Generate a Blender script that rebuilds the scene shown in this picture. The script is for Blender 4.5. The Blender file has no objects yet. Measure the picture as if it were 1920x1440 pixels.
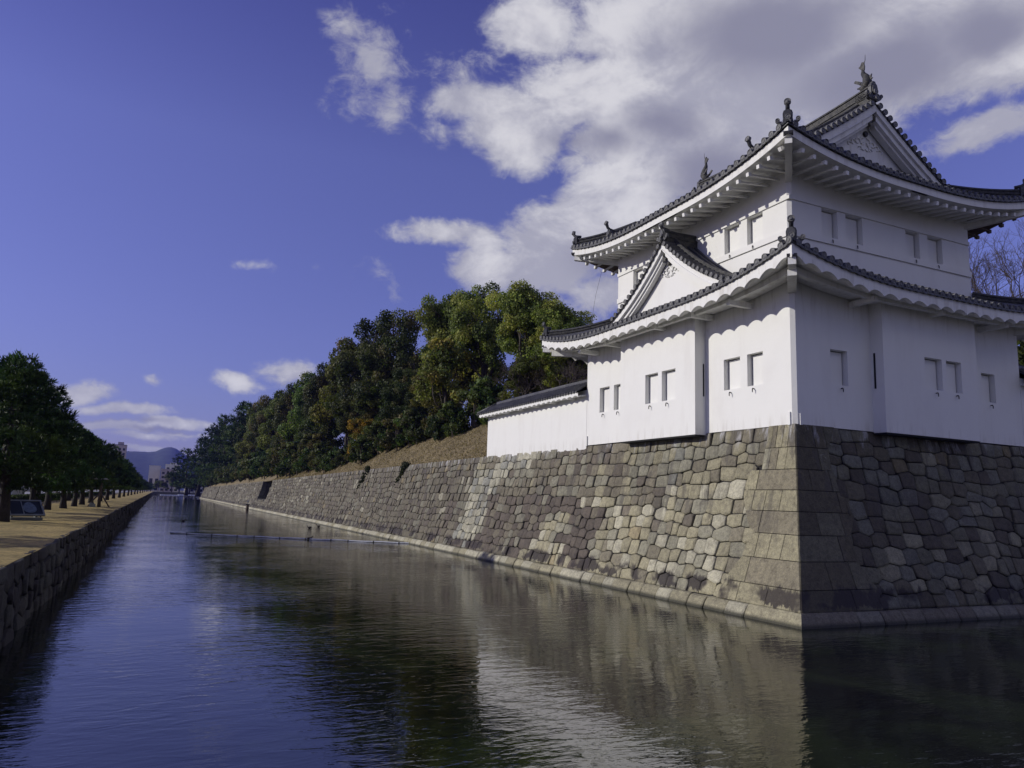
import bpy, bmesh, math, random
import numpy as np
from mathutils import Matrix, Vector

# ------------------------------------------------------------------ camera, sky, sun, exposure
S = bpy.context.scene
COL = S.collection
PI = math.pi
R = math.radians

SUN_EL, SUN_AZ = 21.0, -70.0          # azimuth clockwise from +Y; the sun stands to the left of the moat
cd = bpy.data.cameras.new('camera')
cam = bpy.data.objects.new('camera', cd); COL.objects.link(cam)
cd.sensor_width = 36; cd.lens = 26.325; cd.clip_start = 0.1; cd.clip_end = 20000
cam.matrix_world = Matrix(((0.90504363, -0.09574528, -0.41440182, -17.958),
                           (-0.42398807, -0.12608843, -0.89684772, -17.470),
                           (0.03361766, 0.98738774, -0.15471039, 3.5), (0, 0, 0, 1)))
S.camera = cam
S.view_settings.view_transform = 'Standard'; S.view_settings.look = 'None'
S.view_settings.gamma = 1; S.view_settings.exposure = 0.0

def az_dir(az, el):
    a, e = R(az), R(el)
    return (math.sin(a)*math.cos(e), math.cos(a)*math.cos(e), math.sin(e))

sd = bpy.data.lights.new('sun', 'SUN'); sd.energy = 3.6; sd.angle = R(0.55); sd.color = (1.0, 0.955, 0.87)
sun = bpy.data.objects.new('sun', sd); COL.objects.link(sun)
sun.rotation_euler = (-Vector(az_dir(SUN_AZ, SUN_EL))).to_track_quat('-Z', 'Y').to_euler()
sun.location = (-60, 20, 60)

W = bpy.data.worlds.new('World'); S.world = W; W.use_nodes = True
wt = W.node_tree; wt.nodes.clear()

class NT:
    """small helper to write node trees"""
    def __init__(s, tree): s.t = tree
    def n(s, typ, ins=None, **kw):
        nd = s.t.nodes.new(typ)
        for k, v in kw.items(): setattr(nd, k, v)
        for k, v in (ins or {}).items():
            sock = nd.inputs[k]
            if isinstance(v, bpy.types.NodeSocket): s.t.links.new(v, sock)
            else: sock.default_value = v
        return nd
    def math(s, op, a, b=0.0, c=0.0, clamp=False):
        return s.n('ShaderNodeMath', {0: a, 1: b, 2: c}, operation=op, use_clamp=clamp).outputs[0]
    def mix(s, f, a, b, mode='MIX'):
        nd = s.n('ShaderNodeMix', None, data_type='RGBA', blend_type=mode)
        for i, v in ((0, f), (6, a), (7, b)):
            if isinstance(v, bpy.types.NodeSocket): s.t.links.new(v, nd.inputs[i])
            else: nd.inputs[i].default_value = v if i == 0 else (*v, 1) if len(v) == 3 else v
        return nd.outputs[2]
    def noise(s, vec, scale, detail=4, rough=.55, dist=0, **k):
        return s.n('ShaderNodeTexNoise', {'Vector': vec, 'Scale': scale, 'Detail': detail, 'Roughness': rough, 'Distortion': dist}, **k)
    def ramp(s, f, stops, interp='LINEAR'):
        nd = s.n('ShaderNodeValToRGB', {0: f}); cr = nd.color_ramp; cr.interpolation = interp
        while len(cr.elements) < len(stops): cr.elements.new(.5)
        for e, (p, c) in zip(cr.elements, stops):
            e.position = p; e.color = (c, c, c, 1) if not hasattr(c, '__len__') else (*c, 1)
        return nd.outputs[0]
    def maprange(s, v, a, b, c=0., d=1., smooth=True):
        return s.n('ShaderNodeMapRange', {0: v, 1: a, 2: b, 3: c, 4: d}, interpolation_type='SMOOTHSTEP' if smooth else 'LINEAR').outputs[0]

w = NT(wt)
tc = w.n('ShaderNodeTexCoord').outputs['Generated']
sky = w.n('ShaderNodeTexSky', None, sky_type='NISHITA', sun_disc=False, sun_elevation=R(SUN_EL), sun_rotation=R(SUN_AZ),
          altitude=50, air_density=1.0, dust_density=0.15, ozone_density=3.0)
# clouds: soft ellipses of (azimuth, elevation, half width, half height, weight) in degrees, broken up by noise
CLOUDS = [(12.14, 31.42, 2.63, 2.98, 0.55), (10.32, 32.86, 1.36, 1.71, 0.4), (14.24, 29.23, 1.45, 1.81, 0.4), (26.0, 34.78, 3.83, 2.44, 1.1), (33.54, 34.0, 5.88, 4.15, 1.2), (30.99, 30.33, 6.54, 3.27, 1.4), (20.94, 29.43, 3.87, 2.03, 1.3), (24.31, 27.77, 4.88, 3.19, 1.5), (19.95, 31.48, 2.52, 1.44, 0.35), (18.47, 27.09, 1.5, 1.31, 0.4), (42.8, 32.25, 10.06, 6.71, 1.5), (51.19, 30.96, 9.4, 5.01, 1.5), (58.86, 29.57, 6.28, 3.71, 1.2), (34.48, 26.63, 6.32, 3.35, 1.3), (33.25, 22.94, 4.99, 3.84, 1.2), (39.88, 25.96, 6.18, 5.09, 1.3), (29.92, 20.27, 7.48, 3.15, 1.4), (19.3, 19.93, 4.14, 0.95, 0.8), (21.86, 19.68, 2.38, 1.35, 1.0), (23.21, 17.75, 4.01, 1.92, 1.25), (27.87, 17.88, 5.2, 2.88, 1.3), (58.52, 24.63, 3.58, 1.34, 0.9), (56.62, 24.37, 1.85, 1.23, 0.6), (32.1, 15.72, 3.59, 2.0, 0.9), (36.6, 18.61, 7.75, 3.1, 1.0), (8.12, 8.76, 2.61, 0.92, 0.8), (4.47, 7.76, 1.41, 0.56, 0.7), (4.64, 16.41, 1.18, 0.4, 0.25), (-1.07, 7.1, 0.63, 0.35, 0.4), (13.88, 16.57, 1.18, 0.55, 0.12), (15.59, 15.39, 0.63, 0.71, 0.16), (-5.33, 6.2, 1.97, 0.66, 0.8), (-2.36, 5.15, 3.08, 0.48, 0.9), (0.72, 4.36, 3.02, 0.5, 0.9), (-3.21, 3.99, 4.05, 0.44, 0.9), (-1.2, 3.41, 2.77, 0.31, 0.7), (-0.96, 2.59, 2.08, 0.31, 0.9), (0.79, 3.62, 2.13, 0.21, 0.5), (38.74, 41.6, 15.14, 6.66, 1.3), (61.02, 36.98, 7.63, 6.36, 1.2),
    (155, 42, 30, 12, 1.2), (-160, 34, 32, 11, 1.2), (120, 34, 20, 9, 1.0), (178, 16, 30, 6, .9)]  # unseen clouds behind the camera, added as neutral fill light
DARK = [(44.82, 32.97, 8.51, 3.6, 1.0), (52.19, 29.49, 7.22, 3.45, 1.1), (58.9, 30.17, 4.54, 2.55, 1.0), (36.58, 27.98, 4.0, 2.0, 0.8), (39.86, 24.14, 4.05, 3.31, 0.9), (32.35, 26.7, 3.37, 1.5, 0.6), (33.72, 18.29, 5.9, 2.36, 0.6), (29.34, 26.74, 3.4, 1.13, 0.5), (-2.62, 4.47, 3.75, 0.31, 0.8), (-0.25, 3.84, 3.15, 0.25, 0.8), (8.18, 7.9, 2.3, 0.31, 0.5), (47.06, 40.44, 11.6, 4.35, 0.9)]
warp = w.noise(tc, 7.0, 5, .6)
wv = w.n('ShaderNodeVectorMath', {0: warp.outputs['Color'], 1: (.5, .5, .5)}, operation='SUBTRACT').outputs[0]
wv = w.n('ShaderNodeVectorMath', {0: wv, 3: .05}, operation='SCALE').outputs[0]
wd = w.n('ShaderNodeVectorMath', {0: tc, 1: wv}, operation='ADD').outputs[0]
def blobs(lst, vec):
    acc = None
    for az, el, rx, ry, k in lst:
        mp = w.n('ShaderNodeMapping', {0: vec, 1: az_dir(az, el), 2: (R(el), 0, -R(az)), 3: (R(rx), 0.8, R(ry))}, vector_type='TEXTURE').outputs[0]
        ln = w.n('ShaderNodeVectorMath', {0: mp}, operation='LENGTH').outputs['Value']
        v = w.math('MULTIPLY_ADD', ln, -k, k)
        acc = v if acc is None else w.math('SMOOTH_MAX', acc, v, .18)
    return acc
dens = blobs(CLOUDS, wd)
sc = w.n('ShaderNodeMapping', {0: tc, 3: (1, 1, 1.5)}).outputs[0]
n1 = w.noise(sc, 9.0, 9, .62, .3).outputs[0]
n2 = w.noise(sc, 3.2, 5, .55).outputs[0]; n3 = w.noise(sc, 30.0, 8, .68, .5).outputs[0]
dd = w.math('MULTIPLY_ADD', w.math('SUBTRACT', n1, .5), 1.35, dens)
dd = w.math('MULTIPLY_ADD', w.math('SUBTRACT', n3, .5), 1.0, dd)
alpha = w.maprange(dd, -.13, .46)
alpha = w.math('MULTIPLY', alpha, .97)
dark = w.maprange(w.math('MULTIPLY_ADD', w.math('SUBTRACT', n2, .5), 1.2, blobs(DARK, wd)), -.15, .75)
lit = w.mix(w.maprange(dd, .1, .8), (.56, .56, .63), (.76, .75, .79))
lump = w.maprange(w.math('MULTIPLY_ADD', w.math('SUBTRACT', n1, .5), 1.0, n2), .36, .66)
lit = w.mix(lump, (.43, .43, .52), lit)
cc = w.mix(dark, lit, (.29, .29, .385))
skyc = w.mix(1.0, sky.outputs[0], (1.48, 1.04, 1.66), 'MULTIPLY')
elev = w.n('ShaderNodeSeparateXYZ', {0: tc}).outputs[2]
skyc = w.mix(1.0, skyc, w.ramp(elev, [(0.0, (.54, .66, .68)), (.06, (.60, .68, .72)), (.2, (.80, .82, .86)), (.42, (1.0, .97, 1.0)), (.62, (.72, .66, .86))]), 'MULTIPLY')
b1 = w.n('ShaderNodeBackground', {0: skyc, 1: 0.075})
b2 = w.n('ShaderNodeBackground', {0: cc, 1: 0.92})
ms = w.n('ShaderNodeMixShader', {0: alpha, 1: b1.outputs[0], 2: b2.outputs[0]})
w.n('ShaderNodeOutputWorld', {0: ms.outputs[0]})

# ------------------------------------------------------------------ object helpers
def tag(o, label=None, cat=None, group=None, kind=None):
    for k, v in (('label', label), ('category', cat), ('group', group), ('kind', kind)):
        if v: o[k] = v
    return o
def thing(name, label, cat, loc=(0, 0, 0), rz=0, group=None):
    o = bpy.data.objects.new(name, None); COL.objects.link(o)
    o.location = loc; o.rotation_euler = (0, 0, rz); o.empty_display_size = .3
    return tag(o, label, cat, group)
def link_mesh(name, me, mat, parent=None, smooth=False):
    if mat is not None:
        for m in (mat if isinstance(mat, (list, tuple)) else [mat]): me.materials.append(m)
    if smooth: me.polygons.foreach_set('use_smooth', np.ones(len(me.polygons), bool))
    o = bpy.data.objects.new(name, me); COL.objects.link(o)
    if parent is not None: o.parent = parent
    return o
def copy_tree(o, parent=None):
    c = o.copy(); COL.objects.link(c)
    if parent is not None: c.parent = parent
    for ch in [x for x in bpy.data.objects if x.parent == o]: copy_tree(ch, c)
    return c

class MB:
    """mesh builder: collects shapes, then links them as ONE mesh object"""
    def __init__(s, off=(0, 0, 0)): s.v = []; s.f = []; s.m = []; s.c = []; s.off = off; s.sm = []
    def add(s, vs, fs, m=0, col=None, smooth=False):
        b = len(s.v); s.v.extend([tuple(p) for p in vs]); s.f.extend([tuple(b+i for i in f) for f in fs])
        s.m.extend([m]*len(fs)); s.sm.extend([smooth]*len(fs))
        if col is not None: s.c.extend([col]*len(vs))
    def box(s, a, b, m=0, M=None):
        x0, y0, z0 = a; x1, y1, z1 = b
        v = [(x0, y0, z0), (x1, y0, z0), (x1, y1, z0), (x0, y1, z0), (x0, y0, z1), (x1, y0, z1), (x1, y1, z1), (x0, y1, z1)]
        if M is not None: v = [M @ Vector(p) for p in v]
        s.add(v, [(0, 3, 2, 1), (4, 5, 6, 7), (0, 1, 5, 4), (1, 2, 6, 5), (2, 3, 7, 6), (3, 0, 4, 7)], m)
    def beam(s, p, q, wd, ht, m=0, up=(0, 0, 1)):
        """rectangular bar from p to q, wd wide, ht high, top centred on the line"""
        p, q = Vector(p), Vector(q); d = (q-p).normalized(); sd_ = d.cross(Vector(up)).normalized(); u = sd_.cross(d)
        v = []
        for e in (p, q):
            for a, b in ((-.5, -.5), (.5, -.5), (.5, .5), (-.5, .5)): v.append(e+sd_*a*wd+u*b*ht)
        s.add(v, [(0, 1, 2, 3), (7, 6, 5, 4), (0, 4, 5, 1), (1, 5, 6, 2), (2, 6, 7, 3), (3, 7, 4, 0)], m)
    def tube(s, pts, rad, n=8, m=0, caps=True, smooth=True, arc=None, up=None):
        """tube along pts with radius per point; arc=(a0,a1) gives an open half pipe"""
        pts = [Vector(p) for p in pts]; vs = []; fs = []
        rad = rad if hasattr(rad, '__len__') else [rad]*len(pts)
        prev = Vector(up) if up else None
        k = n if arc is None else n+1
        for i, p in enumerate(pts):
            d = (pts[min(i+1, len(pts)-1)]-pts[max(i-1, 0)])
            if d.length < 1e-9: d = Vector((0, 0, 1))
            d.normalize()
            if up is not None: a = Vector(up)
            else:
                a = prev if prev is not None else (Vector((0, 0, 1)) if abs(d.z) < .9 else Vector((1, 0, 0)))
            a = a-d*a.dot(d); a.normalize(); b = d.cross(a)
            if up is None: prev = a
            for j in range(k):
                t = 2*PI*j/n if arc is None else arc[0]+(arc[1]-arc[0])*j/n
                vs.append(p+(a*math.cos(t)+b*math.sin(t))*rad[i])
        for i in range(len(pts)-1):
            for j in range(n):
                j2 = (j+1) % k
                fs.append((i*k+j, i*k+j2, (i+1)*k+j2, (i+1)*k+j))
        if caps and arc is None:
            fs.append(tuple(range(k))[::-1]); fs.append(tuple((len(pts)-1)*k+j for j in range(k)))
        s.add(vs, fs, m, smooth=smooth)
    def prism(s, poly, fn, d0, d1, m=0):
        """2-D polygon poly extruded between depths d0 and d1; fn(a,b,d)->point"""
        n = len(poly)
        vs = [fn(a, b, d0) for a, b in poly]+[fn(a, b, d1) for a, b in poly]
        s.add(vs, [tuple(range(n))[::-1], tuple(range(n, 2*n))]+[(i, (i+1) % n, n+(i+1) % n, n+i) for i in range(n)], m)
    def grid(s, P, m=0, smooth=True):
        """P[i][j] points"""
        a, b = len(P), len(P[0])
        s.add([p for r in P for p in r], [(i*b+j, i*b+j+1, (i+1)*b+j+1, (i+1)*b+j) for i in range(a-1) for j in range(b-1)], m, smooth=smooth)
    def disc(s, c, nrm, r, th=.04, n=12, m=1, rim=True):
        """round tile end: short cylinder with a raised rim, facing nrm"""
        c, nrm = Vector(c), Vector(nrm).normalized()
        a = Vector((0, 0, 1)); a = (a-nrm*a.dot(nrm)).normalized(); b = nrm.cross(a)
        rings = [(r, -th), (r, 0), (r*.8, 0), (r*.74, -.015), (r*.42, -.015), (r*.3, 0)] if rim else [(r, -th), (r, 0), (r*.5, 0)]
        vs = [c+nrm*h+(a*math.cos(2*PI*j/n)+b*math.sin(2*PI*j/n))*q for q, h in rings for j in range(n)]
        fs = [(i*n+j, i*n+(j+1) % n, (i+1)*n+(j+1) % n, (i+1)*n+j) for i in range(len(rings)-1) for j in range(n)]
        fs.append(tuple((len(rings)-1)*n+j for j in range(n)))
        s.add(vs, fs, m)
    def build(s, name, mat, parent=None, smooth=None):
        if mat is M_TILE: mat = [M_TILE, M_RIM]
        me = bpy.data.meshes.new(name)
        o3 = Vector(s.off)
        me.from_pydata([tuple(Vector(p)-o3) for p in s.v] if any(s.off) else s.v, [], s.f)
        if any(s.m): me.polygons.foreach_set('material_index', s.m)
        me.polygons.foreach_set('use_smooth', s.sm if smooth is None else [smooth]*len(s.f))
        if s.c:
            ca = me.color_attributes.new('col', 'FLOAT_COLOR', 'POINT')
            ca.data.foreach_set('color', np.array([(*c, 1) if len(c) == 3 else c for c in s.c], np.float32).ravel())
        me.update()
        return link_mesh(name, me, mat, parent)
def np_mesh(name, V, F, mat, parent=None, col=None, smooth=False, tri=False):
    """V (n,3), F (m,4) numpy arrays"""
    k = F.shape[1]
    me = bpy.data.meshes.new(name); me.vertices.add(len(V)); me.vertices.foreach_set('co', V.astype(np.float32).ravel())
    me.loops.add(F.size); me.loops.foreach_set('vertex_index', F.astype(np.int32).ravel())
    me.polygons.add(len(F)); me.polygons.foreach_set('loop_start', np.arange(0, F.size, k, dtype=np.int32))
    me.update(calc_edges=True)
    if col is not None:
        ca = me.color_attributes.new('col', 'FLOAT_COLOR', 'POINT')
        c4 = np.ones((len(V), 4), np.float32); c4[:, :3] = col; ca.data.foreach_set('color', c4.ravel())
    return link_mesh(name, me, mat, parent, smooth)

# ------------------------------------------------------------------ materials
def mat(name):
    m = bpy.data.materials.new(name); m.use_nodes = True; m.node_tree.nodes.clear(); return m, NT(m.node_tree)
def finish(t, color, rough=.7, normal=None, **ins):
    d = {'Base Color': color if isinstance(color, bpy.types.NodeSocket) else (*color, 1), 'Roughness': rough}
    if normal is not None: d['Normal'] = normal
    d.update(ins)
    b = t.n('ShaderNodeBsdfPrincipled', d)
    t.n('ShaderNodeOutputMaterial', {0: b.outputs[0]}); return b
def simple(name, c, rough=.7, var=.25, scale=3., bump=.0, bscale=20, **ins):
    m, t = mat(name); p = t.n('ShaderNodeNewGeometry').outputs['Position']
    nz = t.noise(p, scale, 6, .6).outputs[0]
    col = t.mix(t.maprange(nz, .3, .7), tuple(x*(1-var) for x in c), tuple(min(1, x*(1+var)) for x in c))
    nr = None
    if bump: nr = t.n('ShaderNodeBump', {'Height': t.noise(p, bscale, 5, .6).outputs[0], 'Strength': bump, 'Distance': .05}).outputs[0]
    finish(t, col, rough, nr, **ins); return m

def plaster():
    m, t = mat('white_plaster'); p = t.n('ShaderNodeNewGeometry').outputs['Position']
    st = t.n('ShaderNodeMapping', {0: p, 3: (1.1, 1.1, .22)}).outputs[0]
    s1 = t.noise(st, 1.3, 6, .6).outputs[0]
    a = t.noise(p, .45, 5, .6).outputs[0]; f = t.noise(p, 14, 6, .7).outputs[0]
    c = t.mix(t.maprange(s1, .46, .74), (.70, .70, .665), (.66, .655, .62))
    c = t.mix(t.maprange(a, .5, .75, 0, .35), c, (.62, .61, .58))
    z = t.n('ShaderNodeSeparateXYZ', {0: p}).outputs[2]
    rs_ = t.noise(t.n('ShaderNodeMapping', {0: p, 3: (4.5, 4.5, .5)}).outputs[0], 1.0, 6, .65).outputs[0]
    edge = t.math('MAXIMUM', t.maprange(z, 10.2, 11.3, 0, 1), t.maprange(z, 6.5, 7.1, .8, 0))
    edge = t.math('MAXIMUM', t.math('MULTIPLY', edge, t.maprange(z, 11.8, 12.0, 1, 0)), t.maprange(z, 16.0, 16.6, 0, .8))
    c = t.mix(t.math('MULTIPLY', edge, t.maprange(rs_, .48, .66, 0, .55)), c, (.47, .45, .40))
    sp = t.maprange(t.noise(p, 5.5, 9, .72).outputs[0], .665, .73, 0, .35)
    c = t.mix(sp, c, (.45, .42, .38))
    b = t.n('ShaderNodeBump', {'Height': t.math('MULTIPLY_ADD', a, 3.5, t.math('MULTIPLY', f, .2)), 'Strength': .22, 'Distance': .05}).outputs[0]
    finish(t, c, .85, b); return m
def tile():
    m, t = mat('grey_roof_tile'); p = t.n('ShaderNodeNewGeometry').outputs['Position']
    a = t.noise(p, 2.2, 7, .7).outputs[0]; f = t.noise(p, 26, 5, .7).outputs[0]; v = t.n('ShaderNodeTexVoronoi', {'Vector': p, 'Scale': 2.9}).outputs['Color']
    c = t.mix(t.maprange(a, .35, .65), (.020, .021, .023), (.060, .060, .062))
    c = t.mix(t.maprange(t.n('ShaderNodeSeparateColor', {0: v}).outputs[0], .1, .95, 0, .55), c, (.085, .085, .088))
    c = t.mix(t.maprange(f, .56, .7, 0, .5), c, (.15, .145, .13))
    b = t.n('ShaderNodeBump', {'Height': f, 'Strength': .35, 'Distance': .03}).outputs[0]
    finish(t, c, .52, b); return m
def ridge_mat():
    """weathered mud and lichen between stacked ridge tiles"""
    m, t = mat('stacked_ridge_tile'); p = t.n('ShaderNodeNewGeometry').outputs['Position']
    z = t.n('ShaderNodeSeparateXYZ', {0: p}).outputs[2]
    f = t.noise(p, 6, 8, .75).outputs[0]
    lay = t.maprange(t.math('PINGPONG', z, .035), .022, .03)
    c = t.mix(t.maprange(f, .4, .62), (.018, .019, .021), (.085, .082, .07))
    c = t.mix(t.math('MULTIPLY', lay, .6), c, (.015, .015, .016))
    b = t.n('ShaderNodeBump', {'Height': t.math('MULTIPLY_ADD', lay, -.6, f), 'Strength': .5, 'Distance': .03}).outputs[0]
    finish(t, c, .7, b); return m
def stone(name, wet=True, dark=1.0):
    m, t = mat(name); g = t.n('ShaderNodeNewGeometry'); p = g.outputs['Position']
    at = t.n('ShaderNodeAttribute', None, attribute_name='col'); c = at.outputs['Color']
    z = t.n('ShaderNodeSeparateXYZ', {0: p}).outputs[2]
    f1 = t.noise(p, 4.5, 9, .72).outputs[0]; f2 = t.noise(p, 38, 6, .8).outputs[0]; f3 = t.noise(p, 13, 7, .75, .6).outputs[0]
    c = t.mix(1.0, c, t.ramp(f1, [(.28, (.52, .50, .50)), (.5, (.95, .95, .95)), (.72, (1.28, 1.27, 1.22))]), 'MULTIPLY')
    c = t.mix(.8, c, t.ramp(f3, [(.3, .6), (.5, 1.0), (.7, 1.35)]), 'MULTIPLY')
    c = t.mix(.75, c, t.ramp(f2, [(.3, .45), (.5, 1.0), (.7, 1.55)]), 'MULTIPLY')
    if wet:
        st = t.n('ShaderNodeMapping', {0: p, 3: (2.2, 2.2, .35)}).outputs[0]
        s = t.noise(st, 1.0, 8, .7).outputs[0]
        # lime runs under the plaster walls
        top = t.math('MULTIPLY', t.maprange(z, 5.5, 6.5), t.maprange(s, .52, .66))
        c = t.mix(t.math('MULTIPLY', top, .75), c, (.52, .52, .53))
        mid = t.math('MULTIPLY', t.maprange(t.noise(st, .55, 6, .6).outputs[0], .55, .62), t.maprange(z, 1.0, 4.8, .15, .6))
        c = t.mix(mid, c, (.085, .076, .065))
        # dark algae above the footing
        zz = t.math('MULTIPLY_ADD', t.math('SUBTRACT', s, .5), 1.1, z)
        band = t.math('MULTIPLY', t.maprange(zz, .46, .54), t.maprange(zz, .95, 1.15, 1, 0))
        patch = t.maprange(t.noise(p, .9, 3, .5).outputs[0], .44, .54)
        c = t.mix(t.math('MULTIPLY', band, t.math('MULTIPLY', patch, .88)), c, (.030, .023, .024))
        wl = t.maprange(z, .03, .17, .9, 0)
        c = t.mix(wl, c, (.035, .035, .024))
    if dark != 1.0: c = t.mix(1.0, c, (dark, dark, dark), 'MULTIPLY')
    h = t.math('MULTIPLY_ADD', f2, .35, t.math('MULTIPLY_ADD', f3, .8, f1))
    b = t.n('ShaderNodeBump', {'Height': h, 'Strength': .9, 'Distance': .07}).outputs[0]
    finish(t, c, .85, b); return m
def leaf(name, tr=.25, rough=.5):
    m, t = mat(name); at = t.n('ShaderNodeAttribute', None, attribute_name='col'); oi = t.n('ShaderNodeObjectInfo')
    c = t.mix(1.0, at.outputs['Color'], oi.outputs['Color'], 'MULTIPLY')
    v = t.ramp(oi.outputs['Random'], [(0, 1.05), (1, 1.45)]); c = t.mix(1.0, c, v, 'MULTIPLY')
    b = t.n('ShaderNodeBsdfPrincipled', {'Base Color': c, 'Roughness': rough, 'Specular IOR Level': .15})
    tl = t.n('ShaderNodeBsdfTranslucent', {0: t.mix(1.0, c, (1.2, 1.3, .7), 'MULTIPLY')})
    mx = t.n('ShaderNodeMixShader', {0: tr, 1: b.outputs[0], 2: tl.outputs[0]})
    t.n('ShaderNodeOutputMaterial', {0: mx.outputs[0]}); return m
def bark(name, c):
    m, t = mat(name); g = t.n('ShaderNodeTexCoord').outputs['Object']
    s = t.n('ShaderNodeMapping', {0: g, 3: (6, 6, 1.3)}).outputs[0]; f = t.noise(s, 3, 8, .7).outputs[0]
    col = t.mix(t.maprange(f, .35, .65), tuple(x*.5 for x in c), tuple(x*1.35 for x in c))
    b = t.n('ShaderNodeBump', {'Height': f, 'Strength': .8, 'Distance': .1}).outputs[0]
    finish(t, col, .9, b); return m
def grass(name, c1, c2, c3, sc=1.):
    m, t = mat(name); p = t.n('ShaderNodeNewGeometry').outputs['Position']
    a = t.noise(p, .35*sc, 6, .65).outputs[0]; f = t.noise(p, 9*sc, 8, .8).outputs[0]; h = t.noise(p, 1.3*sc, 5, .6).outputs[0]
    c = t.mix(t.maprange(a, .38, .62), c1, c2); c = t.mix(t.maprange(h, .5, .68, 0, .7), c, c3)
    c = t.mix(.8, c, t.ramp(f, [(.34, .3), (.5, 1.), (.64, 1.8)]), 'MULTIPLY')
    b = t.n('ShaderNodeBump', {'Height': f, 'Strength': .9, 'Distance': .12}).outputs[0]
    finish(t, c, .95, b); return m
def water():
    m, t = mat('moat_water'); p = t.n('ShaderNodeNewGeometry').outputs['Position']
    # wind ripples: crests run roughly across the moat, patches of calm between them
    v1 = t.n('ShaderNodeMapping', {0: p, 2: (0, 0, R(-14)), 3: (.6, 1.5, 1)}).outputs[0]
    v2 = t.n('ShaderNodeMapping', {0: p, 2: (0, 0, R(-38)), 3: (.8, 1.6, 1)}).outputs[0]
    r1 = t.noise(v1, 2.3, 3, .5, .6).outputs[0]; r2 = t.noise(v2, 5.2, 3, .5, .4).outputs[0]
    r0 = t.noise(p, .5, 2, .5).outputs[0]
    patch = t.maprange(t.noise(p, .16, 3, .5).outputs[0], .35, .65, .35, 1.1)
    h = t.math('MULTIPLY', patch, t.math('ADD', t.math('MULTIPLY', r1, .05), t.math('MULTIPLY', r2, .017)))
    h = t.math('MULTIPLY_ADD', r0, .03, h)
    b = t.n('ShaderNodeBump', {'Height': h, 'Strength': 1.0, 'Distance': .30}).outputs[0]
    weed = t.noise(p, .32, 7, .65, .8).outputs[0]
    c = t.mix(t.maprange(weed, .42, .66), (.0035, .005, .0035), (.016, .024, .009))
    finish(t, c, .018, b, **{'IOR': 1.85}); return m

M_PL = plaster(); M_TILE = tile(); M_RIM = simple('weathered_tile_end', (.13, .13, .128), .6, .45, 9, .3, 40); M_RIDGE = ridge_mat()
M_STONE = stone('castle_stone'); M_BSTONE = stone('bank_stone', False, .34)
M_STRAW = leaf('straw', .2, .8)
M_GAP = simple('dark_joint', (.012, .011, .010), .95)
M_LEAF = leaf('leaf', .34); M_NEEDLE = leaf('pine_needle', .15, .55)
M_BARK = bark('bark', (.075, .062, .048)); M_PBARK = bark('pine_bark', (.030, .025, .021)); M_TWIG = bark('twig', (.075, .058, .048))
M_DRY = grass('dry_turf', (.44, .33, .115), (.30, .23, .08), (.17, .155, .05))
M_SLOPE = grass('dry_slope', (.24, .19, .10), (.16, .125, .065), (.085, .07, .032), 1.6)
M_SLIT = simple('black_gap', (.01, .01, .01), .9)
M_IRON = simple('black_iron', (.02, .018, .016), .5)
M_WOOD = simple('weathered_wood', (.11, .08, .055), .8, .3, 9)
M_METAL = simple('grey_metal', (.38, .39, .40), .45)

# ------------------------------------------------------------------ stone walls
def vnoise(x, y, seed=0):
    """cheap smooth value noise, 0..1"""
    def h(i, j): return (math.sin(i*127.1+j*311.7+seed*74.7)*43758.5453) % 1.0
    i, j = math.floor(x), math.floor(y); a, b = x-i, y-j; a = a*a*(3-2*a); b = b*b*(3-2*b)
    return (h(i, j)*(1-a)+h(i+1, j)*a)*(1-b)+(h(i, j+1)*(1-a)+h(i+1, j+1)*a)*b
def clip(poly, nx, ny, c):
    out = []; n = len(poly)
    for i in range(n):
        p, q = poly[i], poly[(i+1) % n]; dp = p[0]*nx+p[1]*ny-c; dq = q[0]*nx+q[1]*ny-c
        if dp <= 0: out.append(p)
        if dp*dq < 0:
            t = dp/(dp-dq); out.append((p[0]+(q[0]-p[0])*t, p[1]+(q[1]-p[1])*t))
    return out
def inset(poly, g):
    n = len(poly); cx = sum(p[0] for p in poly)/n; cy = sum(p[1] for p in poly)/n
    A = sum(poly[i][0]*poly[(i+1) % n][1]-poly[(i+1) % n][0]*poly[i][1] for i in range(n))/2
    if A < 0: poly = poly[::-1]
    out = poly
    for i in range(n):
        p, q = poly[i], poly[(i+1) % n]; dx, dy = q[0]-p[0], q[1]-p[1]; L = math.hypot(dx, dy)
        if L < 1e-6: continue
        nx, ny = dy/L, -dx/L
        out = clip(out, nx, ny, p[0]*nx+p[1]*ny-g)
        if len(out) < 3: return [], cx, cy
    n = len(out); cx = sum(p[0] for p in out)/n; cy = sum(p[1] for p in out)/n
    return out, cx, cy
def chaikin(poly, a=.22):
    out = []; n = len(poly)
    for i in range(n):
        p, q = poly[i], poly[(i+1) % n]; L = math.hypot(q[0]-p[0], q[1]-p[1]); k = min(a, .028/max(L, .01))
        out.append((p[0]+(q[0]-p[0])*k, p[1]+(q[1]-p[1])*k)); out.append((q[0]+(p[0]-q[0])*k, q[1]+(p[1]-q[1])*k))
    return out
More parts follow.
